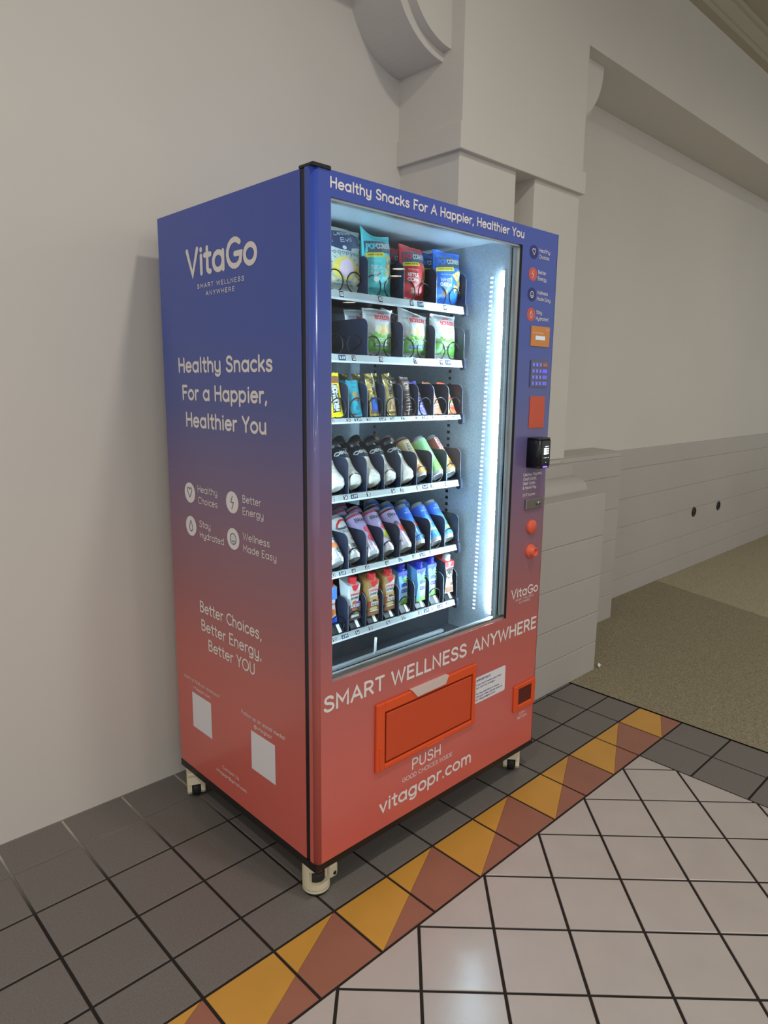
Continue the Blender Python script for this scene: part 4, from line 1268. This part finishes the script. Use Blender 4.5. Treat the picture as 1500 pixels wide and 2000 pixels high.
def choc(a):
    a.rect(.14, .62, .90, .88, C3('pack_choc_light', 128, 100, 84)); a.ell(.52, .78, .26, .055, WHT); a.ell(.52, .78, .16, .034, BRN); a.text('BAR', .30, .66, .05, .46, WHT, .2)
    for v, w in ((.52, .5), (.44, .62), (.36, .46), (.28, .66), (.20, .54), (.12, .7)): a.line([(.25, v), (.25+w, v+.015)], WHT, .0009)
def purp(a):
    a.poly([(.06, .60), (.94, .54), (.94, .66), (.06, .72)], CHIP)
    for v, w in ((.46, .5), (.38, .36), (.30, .52), (.22, .4)): a.line([(.30, v), (.30+w, v+.02)], WHT, .0012)
def cara(a):
    a.rect(.06, .64, .94, .78, CREAM)
    for v, w in ((.50, .4), (.42, .5), (.34, .34), (.26, .5), (.18, .4)): a.line([(.30, v), (.30+w, v+.02)], WHT, .0012)
def fruit(a):
    for i, (v, mm) in enumerate(((.14, RED), (.24, ORG), (.36, GRN), (.44, RED), (.54, GRN), (.62, WHT), (.72, RED))):
        a.poly([(.05, v-.05), (.95, v-.01), (.95, v+.05), (.05, v+.03)], mm)
    a.text('MIX', .40, .24, .07, .46, WHT, .22); a.ell(.2, .10, .16, .05, YEL)
def bar(m, art, seed, label, w=.040, h=.122, t=.020, wr=.55):
    return bag('snack_bar', w, h, t, m, art, seed, label, 'snack bar', G3, wr=wr, crimp=.07)
b23 = bar(YB_, fit, 11.1, 'bright yellow snack bar with black and white lettering, cut by the door frame', .046, .128)
b24 = bar(TB_, tealart, 12.2, 'teal snack bar, front of its lane, third shelf', .046, .108)
b25 = bar(GOLD, goldblue, 13.3, 'gold foil snack bar with a blue label, front of its lane', .038, .128, .020, 1.1)
b26 = bar(GOLD, goldor, 14.4, 'gold foil snack bar with a caramel picture, front of its lane', .040, .130, .020, 1.0)
b27 = bar(C3('bar_choc', 76, 48, 44, .36), choc, 15.5, 'dark chocolate-brown snack bar with a ring logo', .042, .122)
b28 = bar(C3('bar_purple', 98, 82, 190, .4), purp, 16.6, 'purple snack bar leaning behind its divider', .042, .118)
b29 = bar(C3('bar_copper', 186, 122, 84, .4), cara, 17.7, 'copper-brown snack bar leaning behind its divider', .042, .118)
b30 = bar(C3('bar_orange', 222, 96, 54, .4), fruit, 18.8, 'orange, green and red striped snack bar nearest the lit side wall', .042, .118)
zr3 = TRAYS[3]+0.002
backs = {23: 1, 24: 1, 25: 2, 26: 1, 27: 1}
nm = {23: 'bright yellow snack bar behind the front yellow one', 24: 'teal snack bar behind the front teal one', 25: 'gold foil bar with blue label, %s in its lane', 26: 'gold foil bar behind the one with the caramel picture', 27: 'dark brown snack bar behind the front brown one'}
for n, b in ((23, b23), (24, b24), (25, b25), (26, b26), (27, b27), (28, b28), (29, b29), (30, b30)):
    c = n-20
    ln_ = .20 if n < 28 else .50
    put(b, colx(c)+(.006 if n < 28 else .0), -.484, zr3, ln_, .0, -.02)
    for k in range(backs.get(n, 0)):
        l = nm[n]
        if '%s' in l: l = l % ('second' if k == 0 else 'third')
        put(b, colx(c)+.006+.002*(k+1), -.484+.062*(k+1), zr3, ln_, .05*(k+1), .02, l, None, False)

# --- cans and bottles leaning back in their lanes
LEAN = math.radians(40)
def can(name, prof_mats, art, label, cat, group, R=.0285, L=.155, ring=None):
    body = MB()
    pr = [(R, .012), (R, L*.30), (R, L*.62), (R, L*.90)]
    body.lathe(pr, prof_mats[0], 36, mats=list(prof_mats))
    def fn(x, z, off):
        a = x/R; rr = R+off
        return (rr*math.sin(a), -rr*math.cos(a), z)
    if art: art(Art(body, fn, PI*R, L))
    o = finish(body, name, label, cat, group)
    lo = MB(); lo.lathe([(0, .009), (R*.55, .006), (R*.70, .0015), (R*.78, 0), (R*.85, .002), (R, .012)], TIN, 36); lo.build('base_rim', o)
    up = MB()
    if ring: up.lathe([(R, L*.90), (R*.985, L*.918), (R*.955, L*.94)], ring, 36); z0 = (R*.955, L*.94)
    else: z0 = (R, L*.90)
    up.lathe([z0, (R*.86, L*.962), (R*.885, L*.978), (R*.87, L*.993), (R*.83, L), (R*.79, L*.985), (R*.78, L*.972), (0, L*.972)], TIN, 36)
    up.lathe([(R*.30, L*.972), (R*.30, L*.978), (0, L*.978)], TIN, 14, Matrix.Translation((0, -R*.25, 0)))
    up.build('lid', o)
    return o
def zlean(zt, R=.0285): return zt+0.001+R*.80*math.sin(LEAN)
def oikos_art(a):
    a.text('OIKOS', .12, .625, .085, .80, WHT, .26)
    a.text('PRO PROTEIN', .30, .575, .024, .50, SLATE, .16)
    for k in range(9):
        v = .10+.045*k
        a.line([(.22+.09*(k % 3), v), (.40+.05*(k % 2), v+.02*(k % 2)), (.58+.04*(k % 3), v-.012)], C3('pack_marble', 180, 172, 156), .0005)
    a.ell(.40, .40, .08, .04, C3('pack_peach', 214, 176, 140))
def bottle(label, group):
    mb = MB()
    pr = [(0, .004), (.018, 0), (.0265, .004), (.0315, .016), (.0310, .030), (.0278, .048), (.0262, .068), (.0282, .088), (.0295, .098), (.0296, .108), (.0270, .120), (.0205, .132), (.0190, .136)]
    W_ = C3('bottle_film', 208, 206, 198, .3)
    n = 40
    for j in range(len(pr)-1):
        (r0, z0), (r1, z1) = pr[j], pr[j+1]
        sub = 3
        for s_ in range(sub):
            q = []
            for k in (s_/sub, (s_+1)/sub):
                r = r0+(r1-r0)*k; z = z0+(z1-z0)*k
                for i in range(n):
                    t = 2*PI*i/n
                    cr = max(0, 1-z/.055)
                    rr = r*(1+.15*cr*noise.noise((math.cos(t)*3.2, math.sin(t)*3.2, z*55+2)))
                    q.append((rr*math.cos(t), rr*math.sin(t), z))
            mb.add(q, [[i, (i+1) % n, n+(i+1) % n, n+i] for i in range(n)], W_ if z1 < .0975 else C3('bottle_black', 26, 30, 38, .28), True)
    def rad(z):
        for (r0, z0), (r1, z1) in zip(pr, pr[1:]):
            if z0 <= z <= z1: return r0+(r1-r0)*(z-z0)/max(1e-6, z1-z0)
        return .02
    def fn(x, z, off):
        a = x/.029; rr = rad(z)+off+.0004
        return (rr*math.sin(a), -rr*math.cos(a), z)
    oikos_art(Art(mb, fn, PI*.029, .160))
    o = finish(mb, 'yogurt_bottle', label, 'bottle', group)
    cp_ = MB(); cp_.lathe([(.0185, .134), (.0200, .1345), (.0200, .156), (.0185, .159), (0, .159)], C3('bottle_cap', 22, 24, 30, .4), 32); cp_.build('cap', o)
    return o
G4 = 'bottles and cans on the fourth shelf'
order = ['cut by the door frame', 'second from the door frame', 'third from the door frame', 'fourth from the door frame', 'beside the tan can']
bt = bottle('white and black yogurt drink bottle, front row, '+order[0], G4)
z4 = TRAYS[4]
for k in range(5):
    c = 3+k
    put(bt, colx(c), -.486+(.006 if c % 2 == 0 else 0), zlean(z4), LEAN, .0, 0, 'white and black yogurt drink bottle, front row, '+order[k], G4, k == 0)
    for j in (1, 2):
        put(bt, colx(c), -.486+.0775*j, zlean(z4), LEAN, .0, 0, 'black-capped yogurt bottle, %s row of its lane, lane %s' % (('second', 'third')[j-1], order[k]), G4, False)
def tanart(a):
    a.rect(.30, .30, .52, .86, C3('pack_beige', 214, 206, 178)); a.text('PROTEIN', .50, .32, .15, .48, SLATE, .18, rot=True)
    a.ell(.74, .80, .11, .055, C3('pack_rust', 190, 80, 54)); a.ell(.74, .80, .07, .035, TAN)
    a.rect(.30, .05, .9, .28, C3('pack_amber', 206, 146, 70))
def greenart(a):
    a.line([(.3, .30), (.3, .7)], WHT, .001); a.rect(.36, .08, .80, .34, C3('pack_bright_green', 120, 196, 74)); a.poly([(.40, .44), (.75, .5), (.62, .62), (.44, .58)], C3('pack_mint', 190, 226, 178))
def brownart(a):
    a.rect(.40, .38, .62, .90, C3('pack_offwhite', 228, 222, 216)); a.text('PROTEIN', .60, .40, .16, .48, RED, .2, rot=True)
    a.rect(.2, .06, .9, .34, C3('pack_amber', 0, 0, 0)); a.poly([(.5, .1), (.7, .2), (.6, .3), (.45, .24)], BRN)
MAR = C3('ring_maroon', 120, 40, 52, .3)
def lane(o, c, zt, count, base, group):
    dy = .008 if c % 2 == 0 else 0.0
    put(o, colx(c), -.487+dy, zlean(zt), LEAN, 0, 0, base+', front of its lane', group, True)
    for j in range(1, count):
        put(o, colx(c), -.487+dy+.0755*j, zlean(zt), LEAN, 0, 0, base+', %s in its lane' % ('second', 'third')[j-1], group, False)
lane(can('drink_can', [C3('can_amber', 206, 150, 80, .3), TAN, C3('can_tan', 206, 180, 124, .3)], tanart, 'x', 'can', G4, ring=MAR), 8, z4, 3, 'tan protein drink can', G4)
lane(can('drink_can', [C3('can_green', 124, 196, 96, .28), C3('can_green2', 140, 206, 124, .28), C3('can_mint', 156, 216, 152, .28)], greenart, 'x', 'can', G4, ring=LIL), 9, z4, 1, 'green drink can on the fourth shelf', G4)
lane(can('drink_can', [C3('can_amber', 0, 0, 0), C3('can_amber2', 190, 128, 70, .3), C3('can_brown', 128, 66, 50, .3)], brownart, 'x', 'can', G4), 10, z4, 1, 'brown protein drink can nearest the lit side wall', G4)
G5 = 'cans on the fifth shelf'
z5 = TRAYS[5]
SILC = C3('can_silver', 204, 206, 208, .22, .5)
WHC = C3('can_white', 204, 208, 207, .28)
def energy1(a):
    a.rect(.30, .30, .80, .40, ORG); a.line([(.40, .48), (.70, .46)], BLK, .002); a.line([(.44, .54), (.74, .52)], BLK, .002); a.text('C', .5, .18, .1, .14, BLK, .16)
def energy2(a):
    a.line([(.66, .84), (.44, .83), (.30, .76), (.24, .70)], RED, .0035); a.line([(.24, .70), (.30, .66), (.48, .65), (.66, .69)], SLATE, .0035)
    a.text('CELSIUS', .28, .56, .050, .58, BLK, .16); a.ell(.62, .40, .05, .03, RED); a.rect(.5, .22, .8, .30, SLATE)
lane(can('drink_can', [SILC, SILC, WHC], energy1, 'x', 'can', G5), 3, z5, 2, 'silver energy drink can cut by the door frame', G5)
lane(can('drink_can', [SILC, WHC, WHC], energy2, 'x', 'can', G5), 4, z5, 2, 'white energy drink can with a red and grey swoosh', G5)
def bloom(*fr):
    def art(a):
        a.text('Bloom', .25, .755, .085, .56, C3('pack_ivy', 44, 74, 62), .2); a.text('SPARKLING ENERGY', .29, .72, .016, .44, PUR, .14)
        for u, v, ru, rv, m in fr: a.ell(u, v, ru, rv, m)
        a.text('ZERO', .50, .17, .022, .2, PNK, .18)
    return art
LIM = C3('pack_lime', 196, 204, 62)
lane(can('drink_can', [C3('can_lilac_tin', 206, 198, 220, .22, .4), LIL, LIL], bloom((.56, .56, .14, .08, PNK), (.66, .46, .15, .08, PNK), (.58, .36, .16, .08, C3('pack_raspberry', 190, 40, 70))), 'x', 'can', G5, ring=PNK), 5, z5, 2, 'lilac drink can with raspberries', G5)
lane(can('drink_can', [C3('can_lilac_tin', 0, 0, 0), LIL, LIL], bloom((.52, .60, .10, .06, WHT), (.62, .55, .14, .08, PNK), (.60, .36, .18, .10, LIM)), 'x', 'can', G5, ring=PNK), 6, z5, 3, 'lilac drink can with pink fruit above a lime', G5)
lane(can('drink_can', [C3('can_lilac_tin', 0, 0, 0), LIL, LIL], bloom((.42, .58, .12, .05, SLATE), (.56, .46, .16, .10, RED), (.74, .36, .10, .08, YEL)), 'x', 'can', G5, ring=MAR), 7, z5, 2, 'lilac drink can with strawberry and lemon', G5)
def vital(*fr):
    def art(a):
        a.text('VITAL', .42, .80, .045, .34, C3('pack_ice', 206, 224, 244), .16); a.text('PROTEINS', .34, .735, .045, .52, C3('pack_ice', 0, 0, 0), .16)
        for u0, v0, u1, v1, m in fr: a.rect(u0, v0, u1, v1, m)
        for k in range(5): a.line([(.40, .12+.028*k), (.74, .12+.028*k)], SKY, .0005)
    return art
BC = C3('can_blue', 66, 138, 226, .28); BC2 = C3('can_blue_deep', 58, 110, 214, .28)
lane(can('drink_can', [BC, BC, BC2], vital((.50, .40, .86, .50, C3('pack_coral', 222, 112, 92)), (.56, .24, .90, .27, RED)), 'x', 'can', G5), 8, z5, 3, 'blue drink can with a coral band', G5)
lane(can('drink_can', [BC, BC, BC2], vital((.36, .44, .52, .52, C3('pack_coral', 0, 0, 0)), (.34, .26, .66, .31, C3('pack_sand', 190, 176, 128))), 'x', 'can', G5), 9, z5, 2, 'blue drink can with an orange patch and sand-coloured strip', G5)
lane(can('drink_can', [BC, BC, BC2], vital((.60, .50, .84, .58, YEL), (.46, .22, .86, .29, YEL), (.5, .38, .8, .44, GRN)), 'x', 'can', G5), 10, z5, 1, 'blue drink can with yellow fruit, nearest the lit side wall', G5)

# --- cartons on the bottom shelf
G6 = 'drink cartons on the bottom shelf'
def carton(mats, art, label, capm, w=.049, d=.046, hf=.112, hb=.128, tall=1.0):
    side, front, topm = mats
    hf *= tall; hb *= tall
    mb = MB()
    c = .009
    oct_ = [(-w/2+c, -d/2), (w/2-c, -d/2), (w/2, -d/2+c), (w/2, d/2-c), (w/2-c, d/2), (-w/2+c, d/2), (-w/2, d/2-c), (-w/2, -d/2+c)]
    base = [(-w/2, -d/2), (w/2, -d/2), (w/2, d/2), (-w/2, d/2)]
    mm = [front, side, side, side, side, side, side, side]
    # square foot and head, eight-sided waist
    foot = [base[0], base[1], base[1], base[2], base[2], base[3], base[3], base[0]]
    lev = [(0, foot), (hf*.5, oct_), (hf, [(base[0][0], base[0][1]), (base[1][0], base[1][1]), base[1], base[2], base[2], base[3], base[3], base[0]])]
    V = []
    for z, ring in lev:
        V.append([(x, y, z if z < hf else (hf+(hb-hf)*(y+d/2)/d)) for x, y in ring])
    for k in range(2):
        for i in range(8):
            j = (i+1) % 8
            mb.add([V[k][i], V[k][j], V[k+1][j], V[k+1][i]], [(0, 1, 2, 3)], mm[i])
    mb.add([(x, y, 0) for x, y in base], [(3, 2, 1, 0)], side)
    mb.add([(base[0][0], base[0][1], hf), (base[1][0], base[1][1], hf), (base[2][0], base[2][1], hb), (base[3][0], base[3][1], hb)], [(0, 1, 2, 3)], topm)
    def fn(x, z, off): return (x, -d/2-off, z)
    art(Art(mb, fn, w, hf))
    # side print
    sf = MB()
    o = finish(mb, 'drink_carton', label, 'carton', G6)
    cp_ = MB()
    cz = hf+(hb-hf)*.38
    tm_ = Matrix.Translation((0.004, -d*.14, cz)) @ Matrix.Rotation(math.radians(10), 4, 'X')
    cp_.lathe([(.0150, -.004), (.0150, .003), (.0128, .004), (.0128, .0165), (.0115, .018), (0, .018)], capm, 28, tm_)
    for k in range(18):
        t = 2*PI*k/18
        p = tm_ @ Vector((.0130*math.cos(t), .0130*math.sin(t), .005)); q = tm_ @ Vector((.0130*math.cos(t), .0130*math.sin(t), .016))
        cp_.tube([p, q], .0006, capm, 4)
    cp_.build('screw_cap', o)
    return o
CAPR = C3('cap_red', 214, 40, 52, .35)
def prem(top, low, bits):
    def art(a):
        if top: a.poly([(.0, 1.0), (0, .78), (.45, .83), (1.0, .90), (1.0, 1.0)], top)
        a.poly([(.22, 1.0), (.36, .86), (.54, .82), (.72, .86), (.88, 1.0)], CAPR)
        a.text('premier', .14, .70, .085, .72, RED, .15); a.text('protein', .18, .595, .085, .64, SLATE, .17)
        a.line([(.40, .80), (.70, .815), (.95, .80), (.97, .66)], RED, .0006)
        if low: a.rect(0.0, 0.0, 1.0, .44, low)
        for b in bits: b(a)
    return art
w_ = lambda t, u, v, h, w, m: (lambda a: a.text(t, u, v, h, w, m, .2))
e_ = lambda u, v, ru, rv, m: (lambda a: a.ell(u, v, ru, rv, m))
r_ = lambda u0, v0, u1, v1, m: (lambda a: a.rect(u0, v0, u1, v1, m))
BRC = C3('carton_bronze', 166, 128, 78, .4)
p54 = carton((C3('carton_silver', 200, 208, 212, .4), WHT, C3('carton_silver', 0, 0, 0)), prem(None, C3('carton_plum', 96, 70, 84), [e_(.50, .48, .22, .07, C3('pack_amber2', 186, 92, 50)), e_(.82, .46, .18, .06, PUR), w_('ALMOND', .10, .36, .10, .80, WHT), w_('MILK', .28, .27, .07, .4, ORG), e_(.7, .2, .25, .04, GRN), r_(.2, .08, .84, .15, WHT)]), 'white protein carton with red cap, plum lower half', CAPR)
bits = [e_(.52, .45, .34, .05, CREAM), r_(.16, .42, .90, .55, C3('pack_latte', 196, 164, 110)), r_(.42, .40, .74, .46, BRN), r_(.28, .28, .92, .39, WHT), w_('30g 1g', .34, .30, .06, .5, SLATE), r_(.06, .28, .22, .38, RED), e_(.5, .2, .36, .05, CHIP), e_(.55, .13, .4, .02, WHT), r_(.1, .02, .9, .09, C3('pack_copper', 150, 92, 58))]
p55 = carton((BRC, WHT, BRC), prem(BRC, C3('carton_brown', 112, 82, 54), bits), 'bronze and white protein carton with red cap, fifth lane label', CAPR)
zc6 = TRAYS[6]-0.004+0.032
def coco(a):
    CB = C3('carton_deep_blue', 44, 70, 206)
    a.poly([(0, 1.0), (0, .86), (.30, .92), (.56, .76), (.80, .90), (1, .88), (1, 1.0)], CB)
    a.poly([(.30, .50), (1, .60), (1, .10), (.36, .14)], C3('carton_ice', 178, 218, 232))
    for k in range(5): a.line([(.55, .74), (.62+.09*k, .82-.06*k), (.98, .80-.09*k)], GRN, .0016)
    a.text('VITA', .34, .52, .12, .62, C3('pack_violet', 54, 48, 170), .24); a.text('COCO', .34, .34, .12, .62, C3('pack_violet', 0, 0, 0), .24)
    a.rect(0, 0, 1, .09, GRN); a.ell(.72, .14, .24, .10, C3('pack_palm', 140, 190, 90)); a.ell(.6, .2, .14, .07, WHT)
SKC = C3('carton_sky', 108, 176, 236, .4)
CAPB = C3('cap_blue', 40, 52, 206, .35)
vc = carton((SKC, SKC, C3('carton_blue_top', 44, 64, 200, .4)), coco, 'blue coconut water carton between the bronze and blue cartons', CAPB, w=.045)
def musc(a):
    a.rect(0, .84, 1, 1, RED); a.poly([(.34, 1), (.44, .88), (.58, .88), (.72, 1)], WHT)
    a.text('FAIR', .28, .86, .03, .3, WHT, .2)
    a.poly([(.14, .80), (.86, .82), (.86, .56), (.50, .45), (.14, .54)], BLK)
    a.poly([(.20, .70), (.80, .70), (.80, .58), (.50, .485), (.20, .57)], WHT)
    a.text('MM', .26, .58, .15, .48, BLK, .24); a.text('PROTEIN', .2, .76, .035, .6, RED, .2)
    a.ell(.5, .36, .2, .05, C3('pack_lightgrey', 190, 194, 196)); a.rect(.05, .02, .95, .20, C3('pack_cocoa', 150, 104, 80)); a.ell(.74, .28, .14, .06, BRN)
mm_ = carton((C3('carton_charcoal', 40, 46, 54, .4), WHT, RED), musc, 'red-topped white and charcoal carton with white cap, nearest the lit side wall', C3('cap_white', 232, 232, 230, .4), w=.047, d=.058)
def strip(a):
    a.rect(0, .66, 1, 1, C3('pack_softblue', 90, 140, 220)); a.rect(0, 0, 1, .14, BLU); a.ell(.6, .3, .3, .1, ORG); a.text('premier', .14, .50, .085, .72, RED, .15)
p53 = carton((C3('carton_silver', 0, 0, 0), WHT, WHT), strip, 'white and blue carton with red cap, cut by the door frame', CAPR)
put(p53, colx(3)-.004, -.440, zc6)
put(p54, colx(4), -.462, zc6, 0, .02)
put(p55, colx(5)+.001, -.468, zc6, 0, .0, 0, 'bronze and white protein carton beside the plum and white carton')
put(p55, colx(6)+.001, -.466, zc6, 0, .03, 0, 'bronze and white protein carton beside the blue cartons', None, False)
put(vc, colx(7)+.002, -.452, zc6, 0, .02, 0, 'blue coconut water carton next to the bronze carton')
put(vc, colx(8), -.468, zc6, 0, .02, 0, 'blue coconut water carton in the middle of the blue three', None, False)
put(vc, colx(9)+.002, -.450, zc6, 0, .0, 0, 'blue coconut water carton next to the red-topped carton', None, False)
put(mm_, colx(10)-.002, -.464, zc6, 0, .0)
